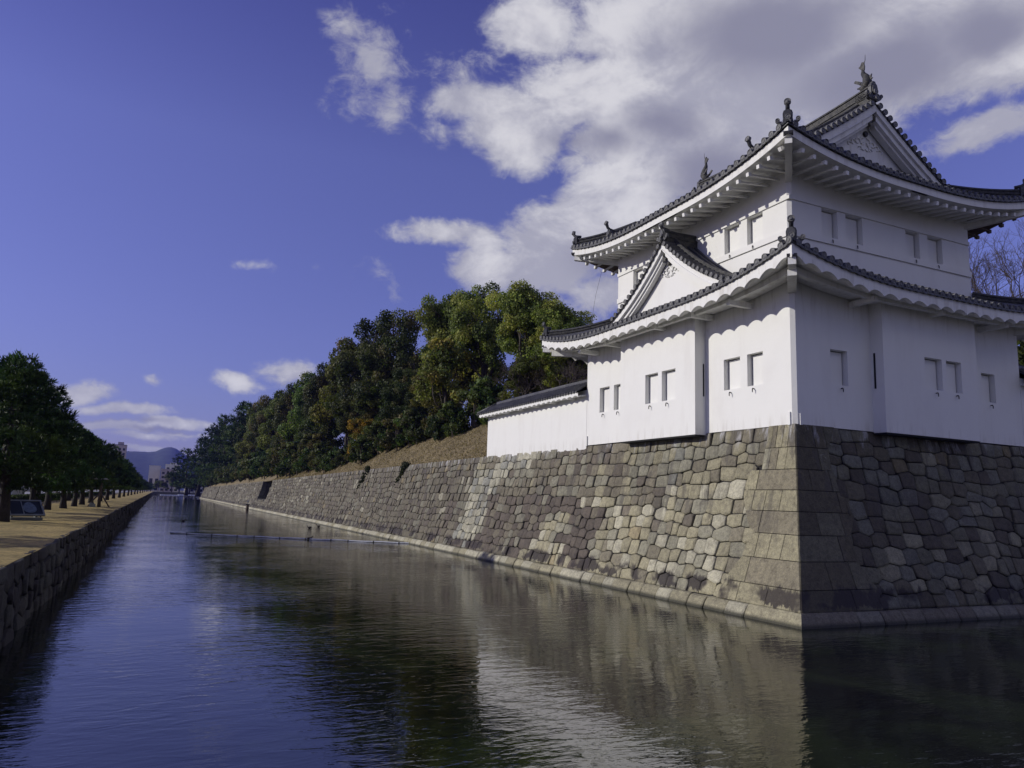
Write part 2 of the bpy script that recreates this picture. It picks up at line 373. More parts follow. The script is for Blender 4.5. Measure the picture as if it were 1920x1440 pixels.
def hewn(mb, poly, M, col, rng, gap=.022, relief=.1, near=True, flat=False):
    """one dressed stone: polygon in wall coordinates, M(s,z,depth)->point"""
    q, cx, cy = inset(poly, gap)
    if len(q) < 3: return
    if near and not flat: q = chaikin(q)
    n = len(q); tx, ty = (rng.uniform(-.10, .10), rng.uniform(-.09, .11)) if not flat else (0, 0)
    off = rng.uniform(-.045, .035) if not flat else .03+rng.uniform(-.005, .005)
    rings = [(1.0, -relief), (1.0, -.02), (.965, .0), (.6, rng.uniform(-.01, .025))] if near else [(1.0, -.06), (.9, 0)]
    if flat: rings = [(1.0, -.06), (1.0, -.012), (.985, 0)]
    vs = []
    for k, d in rings:
        for a, b in q:
            j = (rng.uniform(-.012, .012) if near and not flat and k < 1 else 0)
            x, y = cx+(a-cx)*k, cy+(b-cy)*k
            vs.append(M(x, y, d+off+j+tx*(x-cx)+ty*(y-cy)))
    fs = [(i*n+j, i*n+(j+1) % n, (i+1)*n+(j+1) % n, (i+1)*n+j) for i in range(len(rings)-1) for j in range(n)]
    fs.append(tuple((len(rings)-1)*n+j for j in range(n)))
    mb.add(vs, fs, 0, col=col, smooth=near and not flat)
def coursed(mb, M, s0, s1, ztop, courses, wid, jit, colf, rng, edge=None, near_to=140, gap=.022, hole=None, zmin=0., relief=.1):
    """irregular coursed rubble: seeds laid in courses, cells clipped against their neighbours"""
    rows = []
    for k in range(len(courses)-1):
        s = s0+rng.uniform(-.3, .1); row = []
        while s < s1+.6:
            wv_ = wid(s, k)*rng.choice((.62, .75, .9, 1.0, 1.15, 1.35, 1.7))
            z = (courses[k]+courses[k+1])/2
            row.append((s+wv_/2+rng.uniform(-jit, jit)*.5, z+rng.uniform(-jit, jit)*.55+(vnoise(s*.3, k*.5, 5)-.5)*.42*min(1, min(k, len(courses)-2-k)/1.5)))
            s += wv_
        rows.append(row)
    ptr = [0]*len(rows)
    for k, row in enumerate(rows):
        for i, (s, z) in enumerate(row):
            if s < s0 or s > s1: continue
            if edge and s < edge(z)-1.0: continue
            if hole and hole(s, z): continue
            T = ztop(s)
            f = T/courses[-1]
            p = [(s-1.3, z-.9), (s+1.3, z-.9), (s+1.3, z+.9), (s-1.3, z+.9)]
            for kk in range(max(0, k-2), min(len(rows), k+3)):
                r = rows[kk]
                # neighbours near s
                lo, hi = 0, len(r)
                while lo < hi:
                    mid = (lo+hi)//2
                    if r[mid][0] < s-1.5: lo = mid+1
                    else: hi = mid
                for jx in range(lo, min(len(r), lo+14)):
                    s2, z2 = r[jx]
                    if s2 > s+1.5: break
                    if kk == k and jx == i: continue
                    dx, dy = s2-s, z2-z
                    if kk == k: dy *= .5
                    else:
                        if abs(dx) > 1.0: continue
                        dx *= .30
                    p = clip(p, dx, dy, dx*(s+s2)/2+dy*(z+z2)/2)
                    if len(p) < 3: break
                if len(p) < 3: break
            p = clip(p, 0, 1, courses[-1]); p = clip(p, 0, -1, -courses[0])
            p = clip(p, 1, 0, s1); p = clip(p, -1, 0, -s0)
            if edge: p = clip(p, -1, 0, -edge(z)+.35)
            if len(p) < 3 or max(q[0] for q in p)-min(q[0] for q in p) < .04: continue
            p = [(a, zmin+(b-courses[0])*(ztop(a)-zmin)/(courses[-1]-courses[0])) for a, b in p]
            hewn(mb, p, M, colf(s, z, k, rng), rng, gap, relief, near=s < near_to)

def batter(z, T=6.5):     # horizontal set-back of the castle wall face at height z
    t = max(-.1, z/6.5); return 6.5*(.415*t-.105*t*t)
def topz(y): return 6.47+.06*max(0, 1-y/12) if y < 30 else 6.47-(y-30)*1.5/330
def M_left(s, z, d): return (batter(z)-d, s, z)
def M_right(s, z, d): return (s, batter(z)-d, z)

PAL = dict(tan=(.295, .270, .172), grey=(.232, .224, .165), dk=(.105, .085, .068), ochre=(.27, .22, .12), pale=(.43, .41, .305), brown=(.165, .146, .102), blue=(.235, .24, .21))
def pick(rng, ws):
    x = rng.random()*sum(v for _, v in ws)
    for k, v in ws:
        x -= v
        if x <= 0: break
    j = rng.uniform(.84, 1.16); T = sum(v for _, v in ws); m = [sum(PAL[q][i]*v for q, v in ws)/T for i in range(3)]
    return tuple(min(.6, (c*.72+mm*.28)*j) for c, mm in zip(PAL[k], m))
def col_far(s, z, rng): return pick(rng, [('brown', 6), ('grey', 1.6), ('dk', 1.4), ('pale', .2 if vnoise(s*.12, 1, 9) < .6 else 1.2), ('ochre', .2)])
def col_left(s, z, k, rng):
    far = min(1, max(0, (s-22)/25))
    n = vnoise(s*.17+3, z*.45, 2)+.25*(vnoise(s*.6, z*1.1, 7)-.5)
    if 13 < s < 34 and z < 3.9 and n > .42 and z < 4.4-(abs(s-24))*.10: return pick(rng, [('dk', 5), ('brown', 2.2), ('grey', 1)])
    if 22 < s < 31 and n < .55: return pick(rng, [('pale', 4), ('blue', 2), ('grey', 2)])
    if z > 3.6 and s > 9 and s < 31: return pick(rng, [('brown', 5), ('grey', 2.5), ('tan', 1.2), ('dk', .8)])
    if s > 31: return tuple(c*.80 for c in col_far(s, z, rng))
    if 0: return pick(rng, [('brown', 5), ('grey', 2.2), ('dk', 1.8), ('pale', .3 if vnoise(s*.12, 1, 9) < .6 else 2), ('blue', .4)])
    if z > 4.4: return pick(rng, [('grey', 3), ('brown', 3), ('tan', 2), ('blue', .6)])
    return tuple(min(.6, c*1.12) for c in pick(rng, [('tan', 5), ('grey', 2), ('pale', 2.8), ('ochre', .3), ('brown', 1.0), ('dk', .3)]))
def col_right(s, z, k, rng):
    c = pick(rng, [('blue', 3), ('grey', 3.5), ('brown', 3), ('pale', 2.6 if 1.0 < z < 3.0 else .5), ('dk', 1.6), ('ochre', .2)]); return (c[0]*.64, c[1]*.635, c[2]*.56)  # stone colours darkened and warmed to paint the shade of this face

castle = thing('castle_stone_wall', 'tall battered wall of fitted grey brown stones rising from the moat under the white turret', 'stone wall')
rng = random.Random(11)
SLOTS = ((134.0, 147.5, 2.3), (266.5, 269.5, 0.2))     # openings cut from the wall top; the narrow one added to draw a dark line
def in_slot(s, z): return any(a-.15 < s < b+.15 and z > zz-.1 for a, b, zz in SLOTS)
# corner blocks: course heights measured at the corner
CZ = [.42, 1.05, 1.9, 2.72, 3.48, 4.2, 4.92, 5.7, 6.53]
LEFT = [[1.75, 1.65, 1.2], [2.8, .9], [1.15, 1.0, 1.0, .7], [2.75, .95], [1.1, 1.1, .9, .8], [2.9, 1.0], [1.25, 1.2, 1.1, .9, .7], [1.2, 1.1, 1.3, .9, .6]]
RIGHT = [[2.2, 1.3], [1.5, 1.3, .9], [2.9, .8], [1.3, 1.7, .8], [2.6, .9], [1.2, 1.9, .8], [2.4, .9], [1.9, 1.25, .8]]
def edgeL(z): return 3.6+.45*math.sin(z*1.7+.6)
def edgeR(z): return 3.55+.35*math.sin(z*2.1)
def corner_blocks(mb, M, rowsw, edge, colf):
    for k in range(8):
        z0, z1 = CZ[k], CZ[k+1]; s = batter((z0+z1)/2); tot = sum(rowsw[k]); e = edge((z0+z1)/2)
        sc_ = (e-s)/tot
        for i, ww in enumerate(rowsw[k]):
            last = i == len(rowsw[k])-1; a, b = s, s+ww*sc_
            j0, j1 = ((rng.uniform(-.05, .05)), (rng.uniform(-.05, .05))) if i else (0, 0)
            zt = (.12 if last else 0)
            p = [(batter(z0)-.011 if i == 0 else a, z0), (edge(z0) if last else b, z0), (edge(z1) if last else b, z1), (batter(z1)-.011 if i == 0 else a, z1)]
            hewn(mb, p, M, colf(s, z0, k, rng), rng, gap=.009, flat=True)
            s = b
faceL = MB(); faceR = MB()
def cb_col(s, z, k, rng):
    return tuple(c*1.1 for c in pick(rng, [('tan', 6), ('grey', .5), ('brown', .5)])) if k < 7 else pick(rng, [('tan', 2), ('brown', 2)])
def cb_colR(s, z, k, rng): c = pick(rng, [('brown', 3), ('grey', 1.5)]); return (c[0]*.56, c[1]*.55, c[2]*.47)  # corner blocks darkened too, shade painted into their colour
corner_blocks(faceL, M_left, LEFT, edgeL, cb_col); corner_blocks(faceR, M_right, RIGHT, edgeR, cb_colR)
courses = [.42+i*(6.47-.42)/12 for i in range(13)]
wfn = lambda s, k: .62 if s < 150 else .9
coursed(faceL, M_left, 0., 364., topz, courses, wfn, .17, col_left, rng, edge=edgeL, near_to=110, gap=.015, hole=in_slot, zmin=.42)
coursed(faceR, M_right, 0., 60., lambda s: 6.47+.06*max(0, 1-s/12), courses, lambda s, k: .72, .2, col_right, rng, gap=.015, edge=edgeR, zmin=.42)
faceL.build('wall_face', M_STONE, castle); faceR.build('wall_face', M_STONE, castle)
def footing(mb, M, s0, s1, colk):
    s = s0
    while s < s1:
        first = s == s0; wd_ = 2.4 if first else (rng.uniform(.75, 1.25) if s < 120 else 1.6)
        a, b = s+.012, s+wd_-.012
        zt = .42+rng.uniform(-.02, .03); c = pick(rng, colk); o = .12 if first else rng.uniform(.10, .17)
        if first: zt = .44
        pr = [(-.5, 0.), (.16, 0.), (zt-.13, -.02), (zt-.03, -.07), (zt, -.2), (zt, -.6)] if s < 150 else [(-.5, 0.), (zt-.08, -.02), (zt, -.15), (zt, -.6)]
        vs = []; m = len(pr)
        for i, (q, e) in enumerate(((a, .03), (a+.05, 0), (b-.05, 0), (b, .03))):
            for z, d in pr:
                if first and i < 2: vs.append(M(batter(z)-o-d+.01*i, z, o+d))
                else: vs.append(M(q, z, o+d-e))
        fs = [(i*m+j, i*m+j+1, (i+1)*m+j+1, (i+1)*m+j) for i in range(3) for j in range(m-1)]
        fs += [tuple(range(m)), tuple(3*m+j for j in range(m))[::-1]]
        mb.add(vs, fs, 0, col=c, smooth=False); s += wd_
fl = MB(); footing(fl, M_left, 0., 364., [('pale', 3), ('tan', 3)]); fl.build('footing_stones', M_STONE, castle)
fr = MB(); footing(fr, M_right, 0., 60., [('brown', 3), ('grey', 2)]); fr.build('footing_stones', M_STONE, castle)
# dark packing behind the joints, with the two cut openings
bk = MB()
ys = [0, 10, 30, 60, 134.0, 147.5, 266.5, 269.5, 364]
zs = [-1, 0, .8, 1.6, 2.3, 3.2, 4.2, 5.3, 6.40]
def Lb(y, z, d=0): return (batter(z)+.085+d, max(y, batter(z)+.085), z if z < 6.3 else topz(y)-.06)
for a, b in zip(ys, ys[1:]):
    inn = next((zz for p, q, zz in SLOTS if p == a), None)
    for z0, z1 in zip(zs, zs[1:]):
        d = 3.0 if (inn is not None and z0 >= inn-.01) else 0
        if inn is not None and z0 < inn-.01 < z1: z1 = z1
        bk.add([Lb(a, z0, d), Lb(b, z0, d), Lb(b, z1, d), Lb(a, z1, d)], [(0, 1, 2, 3)])
        if d:
            for y in (a, b): bk.add([Lb(y, z0), Lb(y, z0, d), Lb(y, z1, d), Lb(y, z1)], [(0, 1, 2, 3)])
    if inn is not None:
        z0 = min(z for z in zs if z >= inn-.01); bk.add([Lb(a, z0), Lb(b, z0), Lb(b, z0, 3), Lb(a, z0, 3)], [(0, 1, 2, 3)])
for z0, z1 in zip(zs, zs[1:]):
    q0, q1 = batter(z0)+.085, batter(z1)+.085
    bk.add([(q0, q0, z0), (60, q0, z0), (60, q1, min(z1, 6.41)), (q1, q1, min(z1, 6.41))], [(0, 1, 2, 3)])
bk.add([(2.1, 364, -1), (90, 364, -1), (90, 364, 4.9), (2.1, 364, 4.9)], [(0, 1, 2, 3)])
bk.build('packing', M_GAP, castle)
for a, b, zz in SLOTS:      # stone cheeks of the openings
    mb = MB()
    for z0, z1 in zip([max(zz, .42), 3, 4, 4.9], [3, 4, 4.9, 5.9]):
        for y, sg in ((b, -1), (a, 1)):
            for x0 in range(3):
                f = lambda u, v: (batter(v)+.02+u, y+sg*.03, min(v, topz(y)-.05))
                p = [f(x0, z0), f(x0+.97, z0), f(x0+.97, z1-.03), f(x0, z1-.03)]
                mb.add(p, [(0, 1, 2, 3)], 0, col=pick(rng, [('brown', 2), ('grey', 2)]))
    mb.build('opening_cheek', M_STONE, castle)

# retaining wall of the left bank
bank = thing('bank_retaining_wall', 'low shaded rubble retaining wall below the dry turf along the left edge of the moat', 'retaining wall', (-20.7, 0, 0))
def M_bank(s, z, d): return (-20.72+d-.10*(z/1.75)+.05*math.sin(s*.7), s, z)
bm_ = MB((-20.7, 0, 0))
coursed(bm_, M_bank, -17., 600., lambda s: 1.74+.07*(vnoise(s*.9, .3, 6)-.5), [-.25, .35, .85, 1.35, 1.76], lambda s, k: .72 if s < 60 else 1.2, .34,
        lambda s, z, k, r: pick(r, [('grey', 3), ('brown', 3), ('dk', 2), ('pale', .6)]), rng, near_to=60, gap=.03, zmin=-.25)
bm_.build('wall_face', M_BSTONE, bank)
b2_ = MB((-20.7, 0, 0)); b2_.box((-21.5, -17, -1), (-20.9, 600, 1.60)); b2_.build('packing', M_GAP, bank)
# ------------------------------------------------------------------ turret
TX0, TX1, TY0, TY1 = 2.0, 14.9, 2.0, 16.25           # ground storey
UX0, UX1, UY0, UY1 = 3.1, 13.75, 3.1, 15.1           # upper storey
turret = thing('corner_turret', 'white plastered two storey castle turret with dark tiled roofs on the stone corner', 'castle turret', (8.4, 9.1, 6.45))
OFF = (8.4, 9.1, 6.45)

def wall_face(mb, P, u0, u1, z0, z1, holes):
    """plane rectangle with rectangular holes; P(u,z,d)->point, d = inward depth"""
    us = sorted({u0, u1, *[h[0] for h in holes], *[h[1] for h in holes]}); zs_ = sorted({z0, z1, *[h[2] for h in holes], *[h[3] for h in holes]})
    for a, b in zip(us, us[1:]):
        for c, d in zip(zs_, zs_[1:]):
            mu, mz = (a+b)/2, (c+d)/2
            if any(h[0] < mu < h[1] and h[2] < mz < h[3] for h in holes): continue
            mb.add([P(a, c, 0), P(b, c, 0), P(b, d, 0), P(a, d, 0)], [(0, 1, 2, 3)])
def PL(x): return lambda u, z, d: (x+d, u, z)         # faces looking at -X, u = Y
def PR(y): return lambda u, z, d: (u, y+d, z)         # faces looking at -Y, u = X
def window(P, u0, u1, z0, z1, farside, hook=True):
    """recessed window: reveal, sliding white shutter that leaves a dark gap on its far side"""
    mb = MB(OFF); D = .29
    mb.add([P(u0, z0, 0), P(u1, z0, 0), P(u1, z0, D), P(u0, z0, D)], [(0, 1, 2, 3)])
    mb.add([P(u0, z1, 0), P(u1, z1, 0), P(u1, z1, D), P(u0, z1, D)], [(0, 1, 2, 3)])
    for u in (u0, u1): mb.add([P(u, z0, 0), P(u, z1, 0), P(u, z1, D), P(u, z0, D)], [(0, 1, 2, 3)])
    wnd = mb.build('window', M_PL, turret)
    g = MB(OFF); g.add([P(u0, z0, D), P(u1, z0, D), P(u1, z1, D), P(u0, z1, D)], [(0, 1, 2, 3)]); g.build('window_gap', M_SLIT, wnd)
    s_ = MB(OFF); a, b = (u0+.0, u1-.05) if farside > 0 else (u0+.05, u1)
    pts = [(a, z0+.004), (b, z0+.004), (b, z1-.035), (a, z1-.035)]
    s_.prism(pts, lambda u, z, d: P(u, z, d), D-.06, D-.03); s_.build('shutter', M_PL, wnd)
    if hook:
        h = MB(OFF); u = (u0+u1)/2+(.06 if farside > 0 else -.06)
        h.tube([P(u, z0-.13, .02), P(u, z0-.12, -.08), P(u-.03, z0-.17, -.12), P(u-.03, z0-.27, -.12)], [.022, .022, .02, .016], 6); h.build('hook', M_IRON, wnd)
    return wnd

ch = .13
lowL = [(12.72, 13.68, 8.1, 9.36), (14.08, 15.0, 8.1, 9.36), (4.72, 5.65, 8.12, 9.36), (3.5, 4.33, 8.12, 9.36)]
lowR = [(3.8, 4.67, 8.1, 9.4), (12.34, 13.22, 8.2, 9.4)]
bayL = [(9.28, 10.23, 8.0, 9.32), (8.04, 9.0, 8.0, 9.32)]
bayR = [(8.16, 9.15, 8.27, 9.5), (9.4, 10.29, 8.27, 9.5)]
mb = MB(OFF)
wall_face(mb, PL(TX0), TY0+ch, TY1, 6.50, 11.9, lowL); wall_face(mb, PR(TY0), TX0+ch, TX1, 6.50, 11.9, lowR)
mb.add([(TX0, TY0+ch, 6.4), (TX0+ch, TY0, 6.4), (TX0+ch, TY0, 11.9), (TX0, TY0+ch, 11.9)], [(0, 1, 2, 3)])
mb.add([(TX1, TY0, 6.4), (TX1, TY1, 6.4), (TX1, TY1, 11.9), (TX1, TY0, 11.9)], [(0, 1, 2, 3)])
mb.add([(TX0, TY1, 6.4), (TX1, TY1, 6.4), (TX1, TY1, 11.9), (TX0, TY1, 11.9)], [(0, 1, 2, 3)])
mb.build('lower_wall', M_PL, turret)
for h in lowL: window(PL(TX0), *h, 1)
for h in lowR: window(PR(TY0), *h, 1)
# stone-drop bays that overhang the edge of the stone wall
bay = MB(OFF); BX = TX0-.55
wall_face(bay, PL(BX), 6.75, 12.25, 6.42, 11.9, bayL)
bay.add([(BX, 6.75, 6.42), (TX0, 6.75, 6.42), (TX0, 6.75, 11.9), (BX, 6.75, 11.9)], [(0, 1, 2, 3)])
bay.add([(BX, 12.25, 6.42), (TX0, 12.25, 6.42), (TX0, 12.25, 11.9), (BX, 12.25, 11.9)], [(0, 1, 2, 3)])
bay.build('overhanging_bay', M_PL, turret)
b = MB(OFF); b.box((BX+.03, 6.78, 6.36), (TX0-.01, 12.22, 6.41)); b.build('bay_floor', M_SLIT, turret)
b = MB(OFF); b.box((BX+.40, 6.735, 8.0), (BX+.46, 6.748, 9.35)); b.build('arrow_slit', M_SLIT, turret)
bay = MB(OFF)
wall_face(bay, PR(TY0-.55), 5.9, 11.25, 6.45, 11.9, bayR)
for x in (5.9, 11.25): bay.add([(x, TY0-.55, 6.45), (x, TY0, 6.45), (x, TY0, 11.9), (x, TY0-.55, 11.9)], [(0, 1, 2, 3)])
bay.build('overhanging_bay', M_PL, turret)
b = MB(OFF); b.box((5.93, TY0-.52, 6.39), (11.22, TY0-.01, 6.44)); b.build('bay_floor', M_SLIT, turret)
b = MB(OFF); b.box((5.887, TY0-.2, 8.1), (5.898, TY0-.12, 9.45)); b.build('arrow_slit', M_SLIT, turret)
for h in bayL: window(PL(BX), *h, 1)
for h in bayR: window(PR(TY0-.55), *h, 1)
for a, c in (((TX0-.07, 16.1, 6.46), (TX0, 16.22, 6.98)), ((TX0-.06, 2.18, 6.49), (TX0, 2.3, 6.95)), ((2.2, TY0-.05, 6.49), (2.3, TY0, 6.9))):
    b = MB(OFF); b.box(a, c); b.build('drain_spout', M_PL, turret)

# upper storey
upL = [(12.85, 13.7, 14.24, 15.42), (11.6, 12.45, 14.24, 15.42), (5.88, 6.8, 14.24, 15.42), (4.52, 5.42, 14.24, 15.42)]
upR = [(4.8, 5.66, 14.27, 15.42), (6.12, 7.07, 14.27, 15.42), (9.65, 10.5, 14.27, 15.42), (11.03, 11.96, 14.27, 15.42)]
mb = MB(OFF)
wall_face(mb, PL(UX0), UY0+ch, UY1, 12.5, 17.3, upL); wall_face(mb, PR(UY0), UX0+ch, UX1, 12.5, 17.3, upR)
mb.add([(UX0, UY0+ch, 12.5), (UX0+ch, UY0, 12.5), (UX0+ch, UY0, 17.3), (UX0, UY0+ch, 17.3)], [(0, 1, 2, 3)])
mb.add([(UX1, UY0, 12.5), (UX1, UY1, 12.5), (UX1, UY1, 17.3), (UX1, UY0, 17.3)], [(0, 1, 2, 3)])
mb.add([(UX0, UY1, 12.5), (UX1, UY1, 12.5), (UX1, UY1, 17.3), (UX0, UY1, 17.3)], [(0, 1, 2, 3)])
mb.build('upper_wall', M_PL, turret)
for h in upL: window(PL(UX0), *h, 1)
for h in upR: window(PR(UY0), *h, 1)
# plaster rails above and below the upper windows
for z0, z1, pr in ((13.97, 14.225, .07), (15.44, 15.60, .06)):
    b = MB(OFF); e = .2
    b.box((UX0-pr, UY0-pr, z0), (UX0-.002, UY1, z1)); b.box((UX0-.002, UY0-pr, z0), (UX1, UY0-.002, z1)); b.build('wall_rail', M_PL, turret)

# ---- roofs
class Skirt:
    """four-sided tiled roof; eave rectangle x0..x1,y0..y1, rises inwards by prof(d); corners lift"""
    def __init__(s, x0, x1, y0, y1, prof, lift, Lc):
        s.x0, s.x1, s.y0, s.y1, s.prof, s.lift, s.Lc = x0, x1, y0, y1, prof, lift, Lc
        s.cx, s.cy = (x0+x1)/2, (y0+y1)/2
    def side(s, k):   # origin, outward normal, tangent, half length, half depth
        return [((s.cx, s.cy), (-1, 0), (0, 1), (s.y1-s.y0)/2, (s.x1-s.x0)/2), ((s.cx, s.cy), (0, -1), (1, 0), (s.x1-s.x0)/2, (s.y1-s.y0)/2),
                ((s.cx, s.cy), (1, 0), (0, 1), (s.y1-s.y0)/2, (s.x1-s.x0)/2), ((s.cx, s.cy), (0, 1), (1, 0), (s.x1-s.x0)/2, (s.y1-s.y0)/2)][k]
    def L(s, u, U, d):
        q = max(0., 1-(U-abs(u))/s.Lc); return s.lift*q**2.3*max(0., 1-d/(s.Lc*.9))**1.2 if U-abs(u) < s.Lc else 0.
    def pt(s, k, u, d, h=0.):
        o, n, t, U, D = s.side(k); g = s.L(u, U, d)
        return (o[0]+n[0]*(D-d)+t[0]*u, o[1]+n[1]*(D-d)+t[1]*u, s.prof(d)+g+h)
PITCH = .375
def tiled_side(mb, rf, k, Dmax, ulim, pitch=PITCH, rad=.108, ends=True):
    """sheet, rows of half-round tiles and their round end caps on side k; ulim(d) gives the half width at depth d"""
    o, n, t, U, D = rf.side(k)
    ds = [0, .15, .4]+[Dmax*i/10 for i in range(1, 11) if Dmax*i/10 > .5]; us = [i/24 for i in range(-24, 25)]
    mb.grid([[rf.pt(k, x*ulim(d), d, -.02) for x in us] for d in ds])
    N = int((U-.12)//pitch); 
    for i in range(-N, N+1):
        u = i*pitch; d1 = Dmax
        while d1 > .1 and abs(u) > ulim(d1)-.02: d1 -= .05
        if d1 <= .3: continue
        pts = []; rr = []; d = 0.; st = .33
        while d < d1:
            e = min(d+st, d1); pts += [rf.pt(k, u, d, .03), rf.pt(k, u, e-.012, .03)]; rr += [rad*1.07, rad*.93]; d = e+.002
        mb.tube(pts, rr, 6, arc=(-PI*.5, PI*.5), up=(0, 0, 1))
    if ends:
        for i in range(-N, N+1):
            u = i*pitch; p = rf.pt(k, u, -.015, .03); mb.disc(p, (n[0], n[1], -.12), rad*1.18, .06, 14)
            if i == N: continue
            # crescent front of the flat tile between two round ones
            A = [rf.pt(k, u+pitch*j/6, 0, 0) for j in range(7)]
            top = [(a[0], a[1], a[2]+.02-.05*math.sin(PI*j/6)) for j, a in enumerate(A)]; bot = [(a[0], a[1], a[2]-.035-.085*math.sin(PI*j/6)) for j, a in enumerate(A)]
            bk_ = [(a[0]-n[0]*.08, a[1]-n[1]*.08, a[2]) for a in bot]
            mb.grid([top, bot, bk_], smooth=False)
def under_eave(name, rf, sides, inset_, fh, wave=0., period=.75, zrise=.18, depth=1.6, drop=.06, extra=0):
    """white plastered fascia (scalloped if wave>0) with the soffit behind it"""
    mb = MB(OFF)
    for k in sides:
        o, n, t, U, D = rf.side(k); n_ = int(U*2/.045) if wave else int(U*2/.2)
        top, bot, inn = [], [], []
        for i in range(n_+1):
            u = (-1+2*i/n_)*(U-inset_)
            wv_ = wave*(1-min(1, abs(math.sin(PI*u/period))**.75)) if wave else 0
            a = rf.pt(k, u, inset_, 0); g = rf.prof(inset_)
            zt = a[2]-drop-(rf.prof(inset_)-rf.prof(0)); top.append((a[0], a[1], zt)); bot.append((a[0], a[1], zt-fh-wv_))
            rows_ = []
            for e, dz, wk in ((inset_+.12, .0, 1.), (.55, zrise*.7, .0), (depth, zrise, 0.)) if wave else ((depth, zrise, 0.),):
                ui = max(-(U-e), min(U-e, u)); c = rf.pt(k, ui, e, 0); rows_.append((c[0], c[1], zt-fh-wv_*wk+dz))
            inn.append(rows_)
        mb.grid([top, bot], smooth=False); mb.grid([bot]+[[q[j] for q in inn] for j in range(len(inn[0]))], smooth=False)
    return mb

# lower roof
P1 = lambda d: 11.62+1.20*(.86*(d/2.85)+.14*(d/2.85)**2)
LR = Skirt(.25, 16.65, .25, 18.5, P1, .80, 6.5)
mb = MB(OFF)
for k, D in ((0, 2.87), (1, 2.87), (2, 2.92), (3, 2.92)):
    U = LR.side(k)[3]; tiled_side(mb, LR, k, D, lambda d, U=U: U-d)
lower = mb.build('lower_roof', M_TILE, turret)
under_eave('eave_fascia', LR, (0, 1, 2, 3), .1, .34, .17, .75, .12, 1.7, drop=.06).build('eave_fascia', M_PL, lower)
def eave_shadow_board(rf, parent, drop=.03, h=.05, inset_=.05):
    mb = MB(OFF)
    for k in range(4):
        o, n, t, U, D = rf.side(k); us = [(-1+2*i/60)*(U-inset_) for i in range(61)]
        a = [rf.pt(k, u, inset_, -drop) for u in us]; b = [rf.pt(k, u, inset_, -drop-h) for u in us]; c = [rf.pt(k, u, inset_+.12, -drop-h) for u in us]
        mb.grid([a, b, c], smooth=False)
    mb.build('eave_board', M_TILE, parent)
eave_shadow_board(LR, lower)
# eave beam carried by short arms from the wall
mb = MB(OFF)
for k in range(4):
    o, n, t, U, D = LR.side(k); e = .85
    for du0, du1 in [(i, i+1) for i in range(24)]:
        ps = []
        for i in (du0, du1):
            u = (-1+2*i/24)*(U-e+.1); l = LR.L(u, U, .3)*.75; ps.append((o[0]+n[0]*(D-e)+t[0]*u, o[1]+n[1]*(D-e)+t[1]*u, 11.31+l))
        mb.beam(ps[0], ps[1], .2, .24)
mb.build('eave_beam', M_PL, lower)
for x, y, vert in [(0, y, 0) for y in (4.05, 6.3, 8.8, 12.9, 15.2)]+[(x, 0, 1) for x in (4.9, 8.6, 12.4)]:
    b = MB(OFF)
    if not vert: b.beam((.85, y, 11.20), (2.4, y, 11.20), .2, .2)
    else: b.beam((x, .85, 11.20), (x, 2.4, 11.20), .2, .2)
    b.build('eave_arm', M_PL, lower)
def hip_beam(parent, c, z0, z1, len_, wd_, ht, cap):
    """corner rafter under a hip: c = eave corner, runs inwards at 45 degrees"""
    sx, sy = c[2], c[3]; b = MB(OFF); x, y = c[0], c[1]
    b.beam((x, y, z0), (x+sx*len_, y+sy*len_, z1), wd_, ht); b.build('hip_rafter', M_PL, parent)
    if cap:
        k = MB(OFF); k.beam((x-sx*.03, y-sy*.03, z0+ht*.5+.05), (x+sx*.5, y+sy*.5, z0+ht*.5+.05), wd_+.07, .1); k.build('copper_cap', M_IRON, parent)
for cx_, cy_, sx, sy in ((.42, .42, 1, 1), (.42, 18.33, 1, -1), (16.48, .42, -1, 1)):
    hip_beam(lower, (cx_, cy_, sx, sy), 11.74, 11.60, 1.9, .26, .26, True)
    b = MB(OFF); b.beam((cx_+sx*.36, cy_+sy*.36, 11.48), (cx_+sx*1.8, cy_+sy*1.8, 11.36), .3, .22); b.build('hip_bracket', M_PL, lower)

# ---- ridges and end tiles
def stacked_ridge(name, pts, wd_, ht, parent, cap=.1, m=None):
    """stacked tile ridge along pts (bottom line), topped by a round tile"""
    mb = MB(OFF); P = [Vector(p) for p in pts]; secs = []
    for i, p in enumerate(P):
        d = (P[min(i+1, len(P)-1)]-P[max(i-1, 0)]); d.z = 0; d.normalize(); s_ = Vector((d.y, -d.x, 0))
        prof = [(-wd_/2, -.12), (-wd_/2, .3*ht), (-wd_*.62, .3*ht), (-wd_*.62, .38*ht), (-wd_*.42, .4*ht), (-wd_*.42, .82*ht), (-wd_*.56, .82*ht), (-wd_*.54, .93*ht), (-wd_*.25, ht),
                (wd_*.25, ht), (wd_*.54, .93*ht), (wd_*.56, .82*ht), (wd_*.42, .82*ht), (wd_*.42, .4*ht), (wd_*.62, .38*ht), (wd_*.62, .3*ht), (wd_/2, .3*ht), (wd_/2, -.12)]
        secs.append([p+s_*a+Vector((0, 0, b)) for a, b in prof])
    mb.grid(secs, smooth=False)
    for q in (secs[0], secs[-1]): mb.add(q, [tuple(range(len(q)))])
    o = mb.build(name, M_RIDGE, parent)
    mb = MB(OFF); mb.tube([p+Vector((0, 0, ht-.01)) for p in P], cap, 10); mb.build('ridge_cap_tile', M_TILE, o)
    return o
